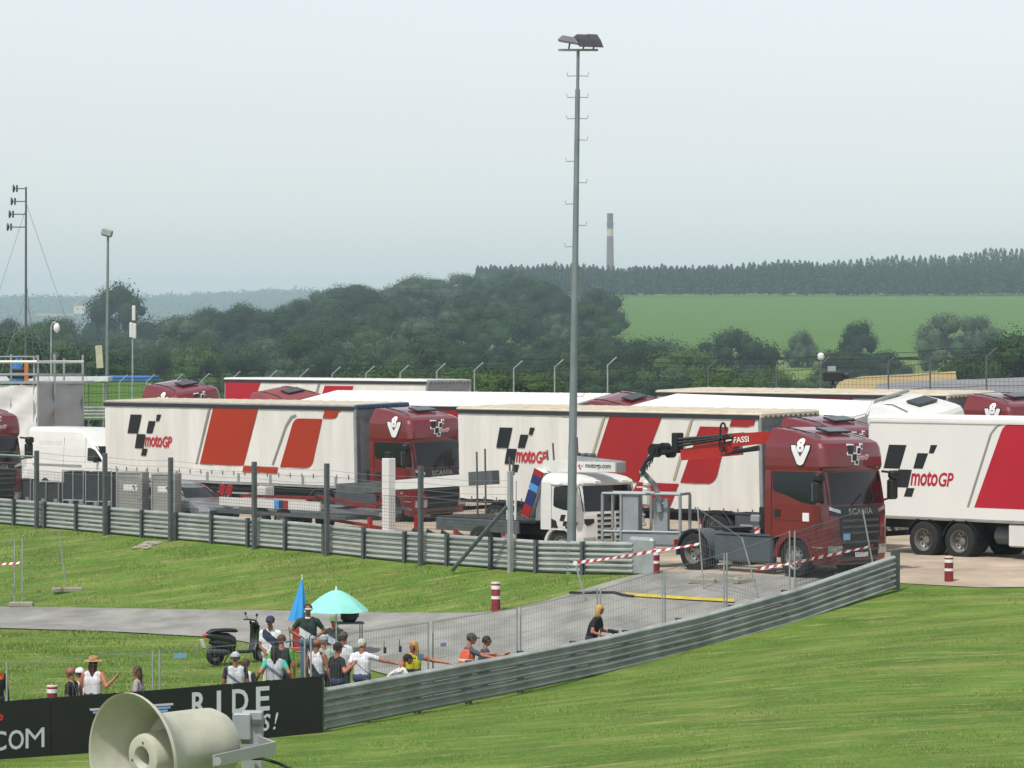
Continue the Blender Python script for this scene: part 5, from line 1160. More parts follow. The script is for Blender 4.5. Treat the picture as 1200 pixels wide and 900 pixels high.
FP = [(4, 775, btm(4, 71.9)), (183, 762, btm(183, 72.9)), (361, 748, btm(361, 74.4)), (505, 728, behind(505)), (608, 711, behind(608)), (702, 690, behind(702)), (778, 667, behind(778)), (850, 648, behind(850)), (927, 622, behind(927))]
names = ['portable mesh panel behind the black board at the far left', 'portable mesh panel behind the board, left of the standing crowd', 'portable mesh panel in front of the standing crowd', 'portable mesh panel in front of the yellow top', 'portable mesh panel right of the hi-vis vest', 'portable mesh panel left of the person in black', 'portable mesh panel right of the person in black', 'portable mesh panel standing in front of the crane truck rear wheel']
plates = {1: [(.14, .92, .26, .10, M_plate)], 2: [(.93, .60, .24, .12, M_plate)], 3: [(.12, .70, .22, .08, M_plate)]}
for i in range(len(FP) - 1):
    (x0, y0, A), (x1, y1, B) = FP[i], FP[i + 1]; fence_panel(names[i], A, B, EYE - (y0 - HZ) * A.y / F, EYE - (y1 - HZ) * B.y / F, plate=plates.get(i))
A, B = behind(929), behind(1030); 
fence_panel('leaning mesh panel with a pale blue plate in front of the crane truck grille', A, B, EYE - (622 - HZ) * A.y / F, EYE - (597 - HZ) * B.y / F, (0, 0), ((1013 - 1030) * B.y / F, 0), [(.72, .72, .26, .16, M_plate)], .06, .0062, M_wire)
A, B = btm(823, 92.6), btm(892, 90.5); B2 = B
fence_panel('leaning mesh panel beside the crane truck with a concrete foot', A, B, EYE - (594 - HZ) * A.y / F, EYE - (630 - HZ) * B.y / F, ((816 - 823) * A.y / F, 0), ((871 - 892) * B.y / F, 0), None, .12)
foot(hit(823, 684), R(-5), 'concrete fence foot under the leaning panel by the crane truck rear wheel'); foot(hit(862, 683), R(-30), 'loose concrete foot left one of two on the road by the crane truck', .6); foot(hit(872, 684), R(30), 'loose concrete foot right one of two on the road by the crane truck', .6)
A, B = hit(25, 711), hit(79, 694)
fence_panel('mesh panel on the grass bank at the left with tape tied to it', A, B, EYE - (631 - HZ) * A.y / F, EYE - (621 - HZ) * B.y / F, (0, 0), ((70 - 79) * B.y / F, 0), None, .15)
A3 = hit(-120, 706); fence_panel('mesh panel on the grass bank cut off by the left edge', A3, A - Vector((.12, 0, 0)), EYE - (628 - HZ) * A3.y / F, EYE - (632 - HZ) * A.y / F, (0, 0), (0, 0), None, .15)
foot(A, 0, 'concrete fence foot on the road edge at the left'); foot(B, .3, 'flat fence foot on the grass bank at the left', .9)
def tape(label, P, w=.085):
    """red and white barrier tape: slanted coloured lengths joined in one ribbon"""
    P = [Vector(p) for p in P]; L = (P[-1] - P[0]).length; n = int(L / .11); b = MB(); q = []
    for i in range(n + 1):
        u = i / n * (len(P) - 1); k = min(int(u), len(P) - 2); p = P[k].lerp(P[k + 1], u - k); s = .35 * math.sin(i * .35); q.append((p + Vector((0, 0, -.0)), p + Vector((.05, .03 * s, w * (.85 + .15 * math.cos(i * .4))))))
    for i in range(n):
        b.mi(i % 2); b.add([tuple(q[i][0]), tuple(q[i + 1][0]), tuple(q[i + 1][1]), tuple(q[i][1])], [(0, 1, 2, 3)])
    tag(b.build('barrier_tape', [mat('tape_red', '#b3202c', .5), M_wht]), label, 'tape', 'red and white barrier tapes')
tape('red and white tape strung from the mast to the leaning panel', [at(676, 661, 92.8), at(740, 652, 92.7), at(818, 639, 92.4)]); tape('red and white tape strung in front of the crane truck front wheel', [at(886, 669, 90.2), at(950, 657, 90.), at(1022, 641, 90.5)])
tape('red and white tape at the left edge above the road', [at(-90, 668, 106.), at(22, 661, 105.)])
p = hit(688, 706); stk = empty('stake', tuple(p), 0, 'thin leaning stake holding the tape below the light mast', 'stake')
MB().tube([(0, 0, -.1), tuple(at(673, 655, p.y) - p)], .025, 6).build('shaft', M_steel, stk, 40); MB().box(tuple((at(674, 660, p.y) - p)), (.1, .06, .1)).build('tape_knot', M_wht, stk)
hp = [hit(*q) for q in ((668, 697), (682, 697.5), (700, 697), (720, 697), (730, 700), (742, 701.5))]
b = MB(); b.tube([v + Vector((0, 0, .06)) for v in hp], .04, 6); tag(b.build('cable', M_plast, smooth=True), 'dark cable lying across the road edge near the light mast', 'cable')
yp = [hit(*q) for q in ((732, 698.5), (770, 701), (810, 703.5), (860, 706))]
b = MB(); P = []
for v in yp:
    P.append([tuple(v + Vector((0, dy, dz))) for dy, dz in ((-.25, .035), (-.1, .09), (.1, .09), (.25, .035))])
b.grid(P); tag(b.build('cable_cover', mat('cover_yellow', '#b3a03a', .7, var=.15)), 'yellow cable protector strip lying across the road', 'cable cover')
for k, (px, py, s) in enumerate(((162, 643, .13), (169, 641.5, .17), (177, 639, .20), (184, 637, .13), (173, 643.5, .11))):
    p = hit(px, py, 60, 128); bm = bmesh.new(); bmesh.ops.create_icosphere(bm, subdivisions=2, radius=s)
    rs = random.Random(k)
    for v in bm.verts: v.co = Vector((v.co.x * 1.5, v.co.y, v.co.z * .55)) * rs.uniform(.82, 1.12)
    me = bpy.data.meshes.new('stone'); bm.to_mesh(me); bm.free(); me.materials.append(M_blk); o = bpy.data.objects.new('stone', me); COL.objects.link(o); o.location = p + Vector((0, 0, s * .2))
    tag(o, ['flat grey stone leftmost in the rubble heap', 'grey stone second from left in the rubble heap', 'largest grey stone on top of the rubble heap', 'small grey stone rightmost in the rubble heap', 'small grey stone lowest in the rubble heap'][k] + ' on the grass bank', 'stone', 'rubble on the bank')
# ------------------------------------------------------------------ black advertising board
AB = empty('advertising_board', tuple(at(*BOARD[-1])), 0, 'long black advertising board with white lettering in front of the crowd', 'board'); ao = Vector(AB.location)
M_board = mat('board_black', '#0e0f12', .38, var=.35, scale=1.2, coat=.1); M_let = mat('board_lettering', '#b9bec4', .5, var=.04)
bx_ = np.array([q[0] for q in BOARD]); by_ = np.array([q[1] for q in BOARD]); bd_ = np.array([q[2] for q in BOARD])
def bpt(px, py, off=0.):
    D = np.interp(px, bx_, bd_) - off; return tuple(at(px, py, D) - ao)
def bbase(px): return float(np.interp(px, bx_, by_))
def btop(px): return float(np.interp(px, [-160, 0, 190, 378], [835, 822, 808, 792]))
edges = [-160, -60, 60, 168, 272, 378]
for a, c in zip(edges[:-1], edges[1:]):
    xs_ = np.linspace(a + .25, c - .25, 5); b = MB(); Fp = [[bpt(x, bbase(x) + 2, 0), bpt(x, btop(x), 0)] for x in xs_]; Bk = [[bpt(x, bbase(x) + 2, -.05), bpt(x, btop(x), -.05)] for x in xs_]
    b.grid(Fp, True); b.grid(Bk); b.grid([[f[1] for f in Fp], [k[1] for k in Bk]], True); b.grid([Fp[0], Bk[0]], True); b.grid([Fp[-1], Bk[-1]]); b.build('panel', M_board, AB)
for x in edges:
    MB().tube([bpt(x, bbase(x) + 4, -.12), bpt(x, btop(x) + 2, -.12)], .035, 6).build('post', M_steeld, AB)
def bletter(s, x0, x1, y0, y1, m=M_let, shear=0., bold=.02, slope=-.075, name='letter', off=.012):
    tx = fit(text2d(s, 1, shear, bold), x1 - x0, 1., x0, 0.)
    decal(tx, lambda a, c: bpt(a, y1 + (y0 - y1) * c + slope * (a - x0), off), m, AB, name)
for ch_, x0, x1, y0, y1 in (('R', 225, 242, 811.5, 839.5), ('I', 254, 259, 809.5, 838), ('D', 272, 291, 808, 836), ('E', 300, 316, 805, 833.5)): bletter(ch_, x0, x1, y0, y1)
bletter('S', 306.5, 317, 837, 857, shear=.2); bletter('!', 320, 326, 835, 855, shear=.25, bold=.0)
for ch_, x0, x1, y0, y1 in (('C', -12, 7.5, 857.5, 880.5), ('O', 10, 28, 856, 879), ('M', 30, 52, 854, 877)): bletter(ch_, x0, x1, y0, y1, bold=0. if ch_ == 'M' else .012)
bletter('O', -4, 4, 837, 845, mat('board_red', '#b3281c', .5), bold=.1, name='red_dot')
M_wb, M_ww = mat('wing_blue', '#7d9bc6', .5), M_let
for k in range(3):
    y = 830.5 + k * 3.6; x0 = 104.5 + k * 3.5; x1 = 203 - k * 3.2
    for (a, c, mm) in ((x0, 146, M_ww if k == 0 else M_wb), (160, x1, M_ww if k == 0 else M_wb)):
        b = MB(); b.add([bpt(x, yy - .068 * (x - 104), .012) for x, yy in ((a, y), (c, y), (c, y + 2.6), (a + 1.5, y + 2.6))], [(3, 2, 1, 0)]); b.build('wing_bar', mm, AB)
# ------------------------------------------------------------------ horn loudspeaker on its post
M_horn = mat('horn_grey', '#b1b1a0', .6, var=.12, scale=7, bump=.04, bscale=60)
pm = at(154.5, 890, 14.0); HS = empty('horn_loudspeaker', tuple(pm), 0, 'large pale grey horn loudspeaker in the foreground at lower left', 'loudspeaker')
ax = Vector((-.70, -.71, -.06)).normalized(); q_ = Vector((0, 0, 1)).rotation_difference(ax); Mh = q_.to_matrix().to_4x4()
MB().lathe([(.255, .0), (.262, .004), (.262, -.010), (.243, -.035), (.208, -.075), (.178, -.115), (.160, -.16), (.153, -.34), (.148, -.41), (.128, -.45), (.09, -.47), (.0, -.475)], 48, Mh).build('bell', M_horn, HS, 35)
MB().lathe([(.255, .001), (.236, -.034), (.203, -.078), (.165, -.14), (.145, -.20)], 48, Mh).build('bell_lining', M_horn, HS, 35)
MB().lathe([(.146, -.205), (.145, -.20), (.09, -.205)], 40, Mh).build('rear_wall', M_horn, HS, 35)
MB().lathe([(.1, -.25), (.092, -.07), (.086, -.055), (.074, -.050), (.046, -.050), (.040, -.058), (.036, -.12), (.0, -.13)], 40, Mh).build('inner_horn', M_horn, HS, 35)
for a in (.6, 2.6): MB().ell((.06 * math.cos(a), .06 * math.sin(a), -.05), (.006, .006, .004), 6, 4, Mh).build('screw', M_steeld, HS)
sdv = Vector((0, 0, 1)).cross(ax).normalized(); 
if sdv.y > 0: sdv = -sdv
M_brk = mat('bracket_alu', '#b4b6ba', .4, .5, var=.06)
c0 = at(254, 891, 14.0) - pm; c1 = at(322, 876, 14.35) - pm
b = MB(); slab(b, c0 + Vector((-.01, -.02, 0)), c1 + Vector((0, -.02, 0)), .045, .05, .012); b.build('bracket_arm', M_brk, HS)
b = MB(); slab(b, c1 + Vector((0, -.02, 0)), c1 + Vector((-.09, .16, .01)), .05, .05, .012); b.build('bracket_arm', M_brk, HS)
MB().lathe([(0, -.01), (.016, -.01), (.016, .008), (0, .008)], 8, Matrix.Translation(c0 + Vector((.005, -.035, 0))) @ Matrix.Rotation(R(90), 4, 'X')).build('bolt', M_steel, HS, 40)
pp = at(293, 833, 14.5); zg = gz(pp.x, pp.y); PT = empty('speaker_post', (pp.x, pp.y, zg), 0, 'square steel post carrying the horn loudspeaker', 'post')
MB().bbox((.01, 0, (pp.z - zg) / 2), (.085, .07, pp.z - zg), .004).build('post', M_steeld if False else M_steel, PT)
MB().box((-.03, -.03, pp.z - zg - .06), (.075, .05, .11), None, .006).build('clamp', M_steel, PT); MB().box((.035, -.02, pp.z - zg - .04), (.05, .07, .018)).build('clamp_bolt', M_steeld, PT); MB().box((0, -.03, pp.z - zg - .14), (.1, .03, .02)).build('clamp_bolt', M_brk, PT)
b = MB(); b.tube([at(296, 889, 14.45), at(308, 889, 14.4), at(325, 894, 14.4), at(350, 905, 14.4), at(360, 930, 14.5), (pp.x + .05, pp.y, 3.6), (pp.x + .05, pp.y, zg)], .007, 6); tag(b.build('speaker_cable', M_plast, smooth=True), 'black cable leaving the horn loudspeaker to the right', 'cable')
# ------------------------------------------------------------------ people
SKIN = mat('skin', '#a86a50', .6, var=.08, scale=20); SKIN2 = mat('skin_tanned', '#8a5540', .6, var=.08, scale=20)
def cloth(h): return mat('cloth_' + h, '#' + h, .85, var=.14, scale=9, bump=.15, bscale=30)
HAIR = {k: mat('hair_' + k, c, .7, var=.3, scale=40) for k, c in dict(dark='#1d1713', brown='#4a3324', blonde='#b08a4a', white='#b5b2ab', grey='#77726a', red='#4a1a1c').items()}
def cap_geo(a, b, ra, rb, n=12):
    """round-ended tapered limb"""
    a, b = Vector(a), Vector(b); d = b - a; L = max(d.length, 1e-4); q = Vector((0, 0, 1)).rotation_difference(d.normalized()).to_matrix().to_4x4()
    pr = [(max(1e-4, ra * math.cos(t)), ra * math.sin(t)) for t in np.linspace(-1.5, 0, 4)] + [(max(1e-4, rb * math.cos(t)), L + rb * math.sin(t)) for t in np.linspace(0, 1.5, 4)]
    m = MB(); m.lathe(pr, n, Matrix.Translation(a) @ q); k = len(pr); o = 0
    m.f.append(tuple(range(n - 1, -1, -1))); m.f.append(tuple((k - 1) * n + i for i in range(n))); return m.v, m.f
def ik(a, t, l1, l2, hint):
    a, t = Vector(a), Vector(t); d = t - a; L = min(d.length, (l1 + l2) * .995); u = d.normalized(); t = a + u * L
    x = (l1 * l1 - l2 * l2 + L * L) / (2 * L); h = math.sqrt(max(0, l1 * l1 - x * x)); v = Vector(hint) - u * Vector(hint).dot(u); v.normalize(); return a + u * x + v * h, t
def person(px, ytop, h, face, label, shirt, pants='2a3140', sleeve='short', hair='dark', style='short', skin=SKIN, lh=None, rh=None, lean=(0, 0), look=None, shirt2=None, band=None, extra=None, sit=False, D=None, vest=None, shoes='26262a', slv=None, glasses=None, hips=False):
    """lh / rh: hand targets in picture axes (x right, y away, z up) relative to that shoulder, in metres"""
    hd = h * (1 if not sit else .72)
    if D is None:
        D = 80.
        for _ in range(25):
            x = (px - 600) * D / F; D += .5 * ((EYE - gz(x, D) - hd) * F / (ytop - HZ) - D); D = min(max(D, 70), 100)
    x = (px - 600) * D / F; base = Vector((x, D, EYE - (ytop - HZ) * D / F - hd))
    if abs(base.z - gz(x, D)) > .12: print('PERSON', px, 'D', round(D, 2), 'feet', round(base.z, 2), 'ground', round(gz(x, D), 2))
    t = empty('person', tuple(base), 0, label, 'person'); f = R(face); fw = Vector((math.cos(f), math.sin(f), 0)); lf = Vector((-math.sin(f), math.cos(f), 0)); Z = Vector((0, 0, 1)); s = h / 1.78
    ln = fw * lean[0] + lf * lean[1]
    pel = Z * (.95 * s if not sit else .42 * s); chest = pel + Z * .34 * s + ln * .6; nb = pel + Z * .52 * s + ln; hc = nb + Z * .19 * s + ln * .25 + fw * .03
    PR = []   # (a, b, ra, rb, kind)
    PR += [(pel - lf * .08 * s, pel + lf * .08 * s, .135 * s, .135 * s, 'pants'), (pel + Z * .06 * s - lf * .07 * s, chest - lf * .075 * s, .12 * s, .125 * s, 'shirt'), (pel + Z * .06 * s + lf * .07 * s, chest + lf * .075 * s, .12 * s, .125 * s, 'shirt'),
           (chest - lf * .075 * s, nb - Z * .05 * s - lf * .10 * s, .125 * s, .085 * s, 'shirt'), (chest + lf * .075 * s, nb - Z * .05 * s + lf * .10 * s, .125 * s, .085 * s, 'shirt'), (nb - Z * .06 * s - lf * .13 * s, nb - Z * .06 * s + lf * .13 * s, .075 * s, .075 * s, 'shirt'),
           (nb - Z * .05 * s, nb + Z * .09 * s, .062 * s, .056 * s, 'skin')]
    lk = R(look if look is not None else face); lw = Vector((math.cos(lk), math.sin(lk), 0)); ll = Vector((-math.sin(lk), math.cos(lk), 0))
    PR += [(hc + Z * .035 * s - lw * .02, hc + Z * .035 * s + lw * .015, .088 * s, .086 * s, 'skin'), (hc + lw * .03, hc - Z * .055 * s + lw * .035, .072 * s, .056 * s, 'skin'), (hc + lw * .095 * s + Z * .015 * s, hc + lw * .108 * s - Z * .012 * s, .012 * s, .017 * s, 'skin'),
           (hc + ll * .085 * s - Z * .01, hc + ll * .088 * s + Z * .025, .014, .018, 'skin'), (hc - ll * .085 * s - Z * .01, hc - ll * .088 * s + Z * .025, .014, .018, 'skin')]
    for sg, tgt in ((1, lh), (-1, rh)):
        sh = nb - Z * .06 * s + lf * sg * .195 * s
        if hips: tg = pel + lf * sg * .16 * s + fw * .05 + Z * .10 * s
        else: tg = sh + (Vector(tgt) * s if tgt is not None else (Z * -.55 * s + lf * sg * .08 + fw * .06))
        el, tg = ik(sh, tg, .30 * s, .27 * s, (lf * sg * .9 - fw * .4 if hips else lf * sg * .35 - Z * .6 - fw * .3)); d = (tg - el).normalized()
        mid = sh.lerp(el, .55)
        PR += [(sh, mid, .068 * s, .058 * s, 'sleeve'), (mid, el, .052 * s, .044 * s, 'sleeve2'), (el, tg, .043 * s, .030 * s, 'fore')]
        nrm = d.cross(fw if abs(d.dot(fw)) < .9 else Z).normalized(); sdw = d.cross(nrm).normalized()
        PR.append((tg, tg + d * .06 * s, .030 * s, .034 * s, 'skin'))
        for i in range(4):
            o = sdw * (.033 - .022 * i) * s; k0 = tg + d * .075 * s + o; l = (.062, .075, .07, .055)[i] * s
            PR += [(k0, k0 + d * l * .55 + nrm * .006, .0095 * s, .009 * s, 'skin'), (k0 + d * l * .55 + nrm * .006, k0 + d * l + nrm * .025 * s, .009 * s, .0075 * s, 'skin')]
        k0 = tg + d * .025 * s + sdw * .034 * s; PR += [(k0, k0 + d * .035 * s + sdw * .03 * s, .011 * s, .010 * s, 'skin'), (k0 + d * .035 * s + sdw * .03 * s, k0 + d * .068 * s + sdw * .034 * s, .010 * s, .008 * s, 'skin')]
        hip = pel + lf * sg * .09 * s - Z * .03
        if not sit: kn = Z * .50 * s + lf * sg * .11 * s + fw * .03 * s; an = Z * .09 * s + lf * sg * .13 * s
        else: kn = pel + fw * .42 * s + lf * sg * .12 * s + Z * .02; an = kn - Z * (kn.z - .09 * s) + fw * .04
        PR += [(hip, kn, .092 * s, .062 * s, 'pants'), (kn, an, .060 * s, .042 * s, 'calf'), (an - Z * .035 * s - fw * .03 * s, an - Z * .045 * s + fw * .15 * s, .042 * s, .036 * s, 'shoe')]
    V = []; Fc = []
    for a, b_, ra, rb, kd in PR:
        v, ff = cap_geo(a, b_, ra, rb); o = len(V); V += v; Fc += [tuple(i + o for i in q) for q in ff]
    me = bpy.data.meshes.new('body_raw'); me.from_pydata(V, [], Fc); ob = bpy.data.objects.new('body_raw', me); COL.objects.link(ob)
    rm = ob.modifiers.new('r', 'REMESH'); rm.mode = 'VOXEL'; rm.voxel_size = .0135; sm = ob.modifiers.new('s', 'SMOOTH'); sm.iterations = 2; sm.factor = .5
    dg = bpy.context.evaluated_depsgraph_get(); nm = bpy.data.meshes.new_from_object(ob.evaluated_get(dg)); bpy.data.objects.remove(ob); bpy.data.meshes.remove(me)
    n = len(nm.polygons); ctr = np.empty(n * 3, np.float32); nm.polygons.foreach_get('center', ctr); ctr = ctr.reshape(-1, 3)
    best = np.full(n, 9.); lab = np.zeros(n, int)
    for i, (a, b_, ra, rb, kd) in enumerate(PR):
        a = np.array(a); d = np.array(b_) - a; L2 = (d * d).sum() + 1e-9; u = np.clip(((ctr - a) @ d) / L2, 0, 1); ds = np.linalg.norm(ctr - a - u[:, None] * d, axis=1) - (ra + (rb - ra) * u)
        mk = ds < best; best[mk] = ds[mk]; lab[mk] = i
    short = pants.startswith('s:'); pc = cloth(pants[2:] if short else pants); sc = cloth(shirt); s2 = cloth(shirt2) if shirt2 else sc; svc = cloth(slv) if slv else sc
    mats = [skin, sc, pc, cloth(shoes), s2, svc]; look_up = {'skin': 0, 'shirt': 1, 'pants': 2, 'calf': 0 if short else 2, 'shoe': 3, 'sleeve': 0 if sleeve == 'none' else 5, 'sleeve2': 5 if sleeve == 'long' else 0, 'fore': 5 if sleeve == 'long' else 0}
    mi = np.array([look_up[PR[i][4]] for i in lab])
    if band:
        a_ = ctr @ np.array(lf); fz = ctr[:, 2] - (pel.z + .25 * s); q = fz - band[0] * a_; tor = (mi == 1)
        for lo_, hi_ in band[1:]: mi[tor & (q > lo_) & (q < hi_)] = 4
    for m in mats: nm.materials.append(m)
    nm.polygons.foreach_set('material_index', mi.astype(np.int32)); nm.polygons.foreach_set('use_smooth', [True] * n); nm.name = 'body'
    bo = bpy.data.objects.new('body', nm); COL.objects.link(bo); bo.parent = t
    # face details, hair and headgear
    for sg in (-1, 1): MB().ell(hc + lw * .082 * s + ll * sg * .033 * s + Z * .022 * s, (.012, .012, .009), 6, 4).build('eye', HAIR['dark'], t)
    MB().box(hc + lw * .094 * s - Z * .045 * s, (.02, .02, .008), Matrix.Rotation(lk, 4, 'Z')).build('mouth', mat('lips', '#7a3a34', .6), t)
    RM = Matrix.Translation(hc) @ Matrix.Rotation(lk, 4, 'Z')
    def shell(r, zc, cut, name, m, back=.0, drop=0.):
        b = MB(); P = []
        for i in range(9):
            a = i / 8 * 1.95
            row = []
            for k in range(17):
                ph = 2 * math.pi * k / 16; frontness = math.cos(ph); aa = a * (1 - .38 * max(0, frontness)) if cut else a * .8
                dz = -drop * max(0, -frontness + .3) * max(0, (i - 5) / 3)
                row.append((-.012 * s - back + r[0] * math.sin(aa) * frontness, r[1] * math.sin(aa) * math.sin(ph), zc + r[2] * math.cos(aa) + dz))
            P.append(row)
        b.grid(P); b2 = MB(); b2.add([tuple(RM @ Vector(v)) for v in b.v], b.f); return b2.build(name, m, t, 'all')
    if style in ('short', 'long', 'cap'):
        hm_ = HAIR[hair]; shell((.107 * s, .099 * s, .103 * s), .030 * s, True, 'hair', hm_, 0, .02 if style != 'long' else .20)
    if style == 'fringe': shell((.104 * s, .098 * s, .07 * s), .010 * s, True, 'hair', HAIR[hair])
    if style == 'long':
        b = MB(); b.ell((-.07 * s, 0, -.09 * s), (.055 * s, .10 * s, .17 * s), 10, 8, RM); b.build('hair_back', HAIR[hair], t, 'all')
    if style == 'cap' or (extra and extra[0] == 'cap'):
        cm = cloth(extra[1]); o = shell((.115 * s, .107 * s, .108 * s), .040 * s, False, 'cap', cm)
        bk = -1 if len(extra) > 2 else 1; b = MB(); P = [[(bk * (.085 + .09 * u) * s, y * s * (1 - .25 * u), (.062 - .025 * u - 3 * y * y) * s) for y in np.linspace(-.085, .085, 7)] for u in (0, .5, 1)]; b.grid(P)
        P2 = [[(a, y, z - .006) for a, y, z in r_] for r_ in P]; b.grid(P2, True); b2 = MB(); b2.add([tuple(RM @ Vector(v)) for v in b.v], b.f); b2.build('peak', cm, o, 'all')
    if extra and extra[0] == 'hat':
        hm_ = mat('straw', '#b58a55', .9, var=.2, scale=30); b = MB(); b.lathe([(.20 * s, .045 * s), (.19 * s, .055 * s), (.105 * s, .062 * s), (.10 * s, .13 * s), (.07 * s, .155 * s), (0, .15 * s)], 20, RM); b.build('straw_hat', hm_, t, 40)
    if extra and extra[0] == 'headset':
        b = MB(); b.tube([tuple(RM @ Vector((0, .11 * s * math.cos(a), .03 * s + .115 * s * math.sin(a)))) for a in np.linspace(0, math.pi, 9)], .014, 6); 
        for sg in (-1, 1): b.ell((0, sg * .105 * s, .0), (.045, .025, .05), 8, 6, RM)
        b.build('headset', M_plast, t, 'all')
    if glasses:
        b = MB(); b.box((.10 * s, 0, .022 * s), (.016, .15 * s, .034), None, .005); b2 = MB(); b2.add([tuple(RM @ Vector(v)) for v in b.v], b.f); b2.build('sunglasses', cloth(glasses), t)
    if vest:
        mv = mat('vest_' + vest, '#' + vest, .6, var=.08); b = MB(); P = []
        for z_, wx, dp in ((.02, .245, .165), (.14, .235, .165), (.28, .235, .168), (.40, .225, .160), (.50, .17, .11)):
            c = pel + Z * z_ * s + ln * (z_ / .52); P.append([tuple(c + lf * math.cos(a) * wx * s + fw * math.sin(a) * dp * s) for a in np.linspace(0, 2 * math.pi, 21)])
        b.grid(P); vo = b.build('hi_vis_vest', mv, t, 'all')
        for z_, wx, dp in ((.10, .243, .170), (.24, .242, .172)):
            c = pel + Z * z_ * s + ln * (z_ / .52); b = MB(); b.grid([[tuple(c + Z * dz + lf * math.cos(a) * wx * s + fw * math.sin(a) * dp * s) for a in np.linspace(0, 2 * math.pi, 21)] for dz in (0, .05)]); b.build('reflective_band', M_wht, vo, 'all')
    return t, dict(hc=hc, pel=pel, nb=nb, base=base, fw=fw, lf=lf, s=s, chest=chest)
W_BAND = (.75, (-.16, .02), (-.5, -.2))
person(-6, 772, 1.76, -60, 'person in black and orange cut off by the left picture edge', '17181c', sleeve='long', shirt2='c4541c', band=(0, (.16, .5)), slv='17181c', D=73)
person(84, 782, 1.74, 165, 'person in a black shirt facing left behind the board', '1b1d21', hair='dark', style='bald', skin=SKIN2, shirt2='d0d0d0', band=(4, (-.1, .1)), D=73)
person(94, 783.5, 1.66, 120, 'person with a white cap beside the straw hat', 'd5d5d5', style='cap', extra=('cap', 'd8d8da'), D=73.8)
person(109, 770.5, 1.70, 80, 'person in a straw hat and white top with one hand raised', 'd0cdcf', sleeve='none', hair='red', style='long', extra=('hat',), skin=SKIN, rh=(.30, -.10, -.05), D=73.2)
person(162, 780.5, 1.66, 170, 'person in a pale pink shirt behind the board, facing left', 'a89a9c', hair='brown', style='long', D=73)
person(276, 765, 1.72, 100, 'person in a white cap and pale vest with diagonal print, left of the crowd', 'b9bcc0', pants='4a5058', hair='brown', style='cap', extra=('cap', 'a5a9ae'), skin=SKIN2, slv='1b1e26', shirt2='5c6474', band=(.75, (-.05, .02)), D=75)
person(287, 772, 1.66, 70, 'person in a white shirt partly hidden behind the pale vest', 'c9c9c9', hair='brown', style='short', slv='22262e', D=75.6)
person(317, 722.5, 1.80, -100, 'person in a white shirt, navy bib and navy cap beside the scooter', '232b40', pants='c4c4c0', slv='d4d6d8', hair='dark', style='cap', extra=('cap', '27304a'), skin=SKIN2, shirt2='c9ccd0', band=(-.8, (-.22, -.02), (.22, .5)), rh=(.08, -.22, -.42), glasses='1a1a1e', D=82)
person(330, 744, 1.76, 95, 'person with bright green sleeves and dark vest seen from behind', '20262a', slv='4f9a45', hair='brown', style='short', pants='2a3038', lh=(-.22, .1, -.45), D=77.6)
person(322, 757, 1.66, 90, 'person with mint sleeves and a pale bib in front of the green sleeves', 'aab0b6', slv='3fa392', hair='dark', style='long', shirt2='5b6470', band=(.75, (-.04, .04)), lh=(-.22, .0, -.40), rh=(.2, .0, -.45), D=75.6)
m8, J8 = person(361, 708, 1.86, -85, 'person in a green polo, white sunglasses and jeans with hands on hips', '1d2f2d', pants='4a6078', slv='1d3a30', hair='dark', style='short', skin=SKIN2, shirt2='c6cacf', band=(-.62, (-.22, -.04), (-.40, -.26)), glasses='d8d8dc', hips=True, D=83)
b = MB(); b.lathe([(.075, 0), (.09, .02), (.075, .045)], 14, Matrix.Translation(J8['nb'] + Vector((0, 0, -.015)))); b.build('collar', cloth('d0d2d4'), m8, 'all')
tx = fit(text2d('C', 1, .2, .02), .13, .13); decal(tx, lambda a, c: tuple(J8['pel'] + Vector((.03 + a, -.165, .06 + c))), M_black, m8, 'shirt_letter')
person(391, 721.5, 1.72, -95, 'seated person with a green cap and headset under the mint parasol', '2b3338', pants='a02a30', hair='dark', style='cap', extra=('cap', '5f7a4a'), shirt2='b5bac2', band=(-.6, (-.14, .04)), sit=True, D=90.)
person(371, 749, 1.72, 60, 'person in a black and white sleeveless vest seen from behind', '24262e', sleeve='none', hair='brown', style='fringe', skin=SKIN2, shirt2='c0c2c6', band=(1.2, (.0, .4), (-.4, -.22)), pants='20242c', rh=(.2, .15, -.40), D=77)
person(379.5, 745, 1.74, 100, 'person in a grey cap and pale green shirt', '93a59a', slv='93a59a', hair='grey', style='cap', extra=('cap', '9a9ea4'), D=78)
person(395, 754, 1.72, 40, 'person in a black cap and black shirt with bent arm', '191a1e', slv='191a1e', hair='dark', style='cap', extra=('cap', '121316'), rh=(.24, -.05, -.08), pants='2a3550', D=76.3)
person(402, 741, 1.74, 60, 'person in a dark cap and light shirt behind the black shirt', 'b9bcc2', hair='brown', style='cap', extra=('cap', '4a4038'), skin=SKIN2, D=79.5)
person(424, 749, 1.74, 75, 'person in a white shirt stretching one arm to the right', 'd2d3d8', pants='3a4a68', hair='white', style='short', skin=SKIN, rh=(.62, .05, -.18), lh=(-.3, .05, -.25), look=40, shirt2='7d8494', band=(.8, (-.03, .0)), D=77)
person(449, 768, 1.66, 15, 'person in white bending low behind the guardrail with orange shorts', 'c8c6c4', pants='s:b5542c', hair='dark', style='cap', extra=('cap', '14151a'), lean=(.42, 0), rh=(.42, 0, -.12), lh=(.4, 0, -.15), sit=False, D=77.2)
person(484, 751, 1.70, -70, 'person in a yellow top holding one arm out to the right', 'b8b31c', sleeve='none', hair='blonde', style='long', skin=SKIN, lh=(.60, -.05, -.14), shirt2='26282c', band=(0, (-.22, -.04)), look=-150, D=78.2)
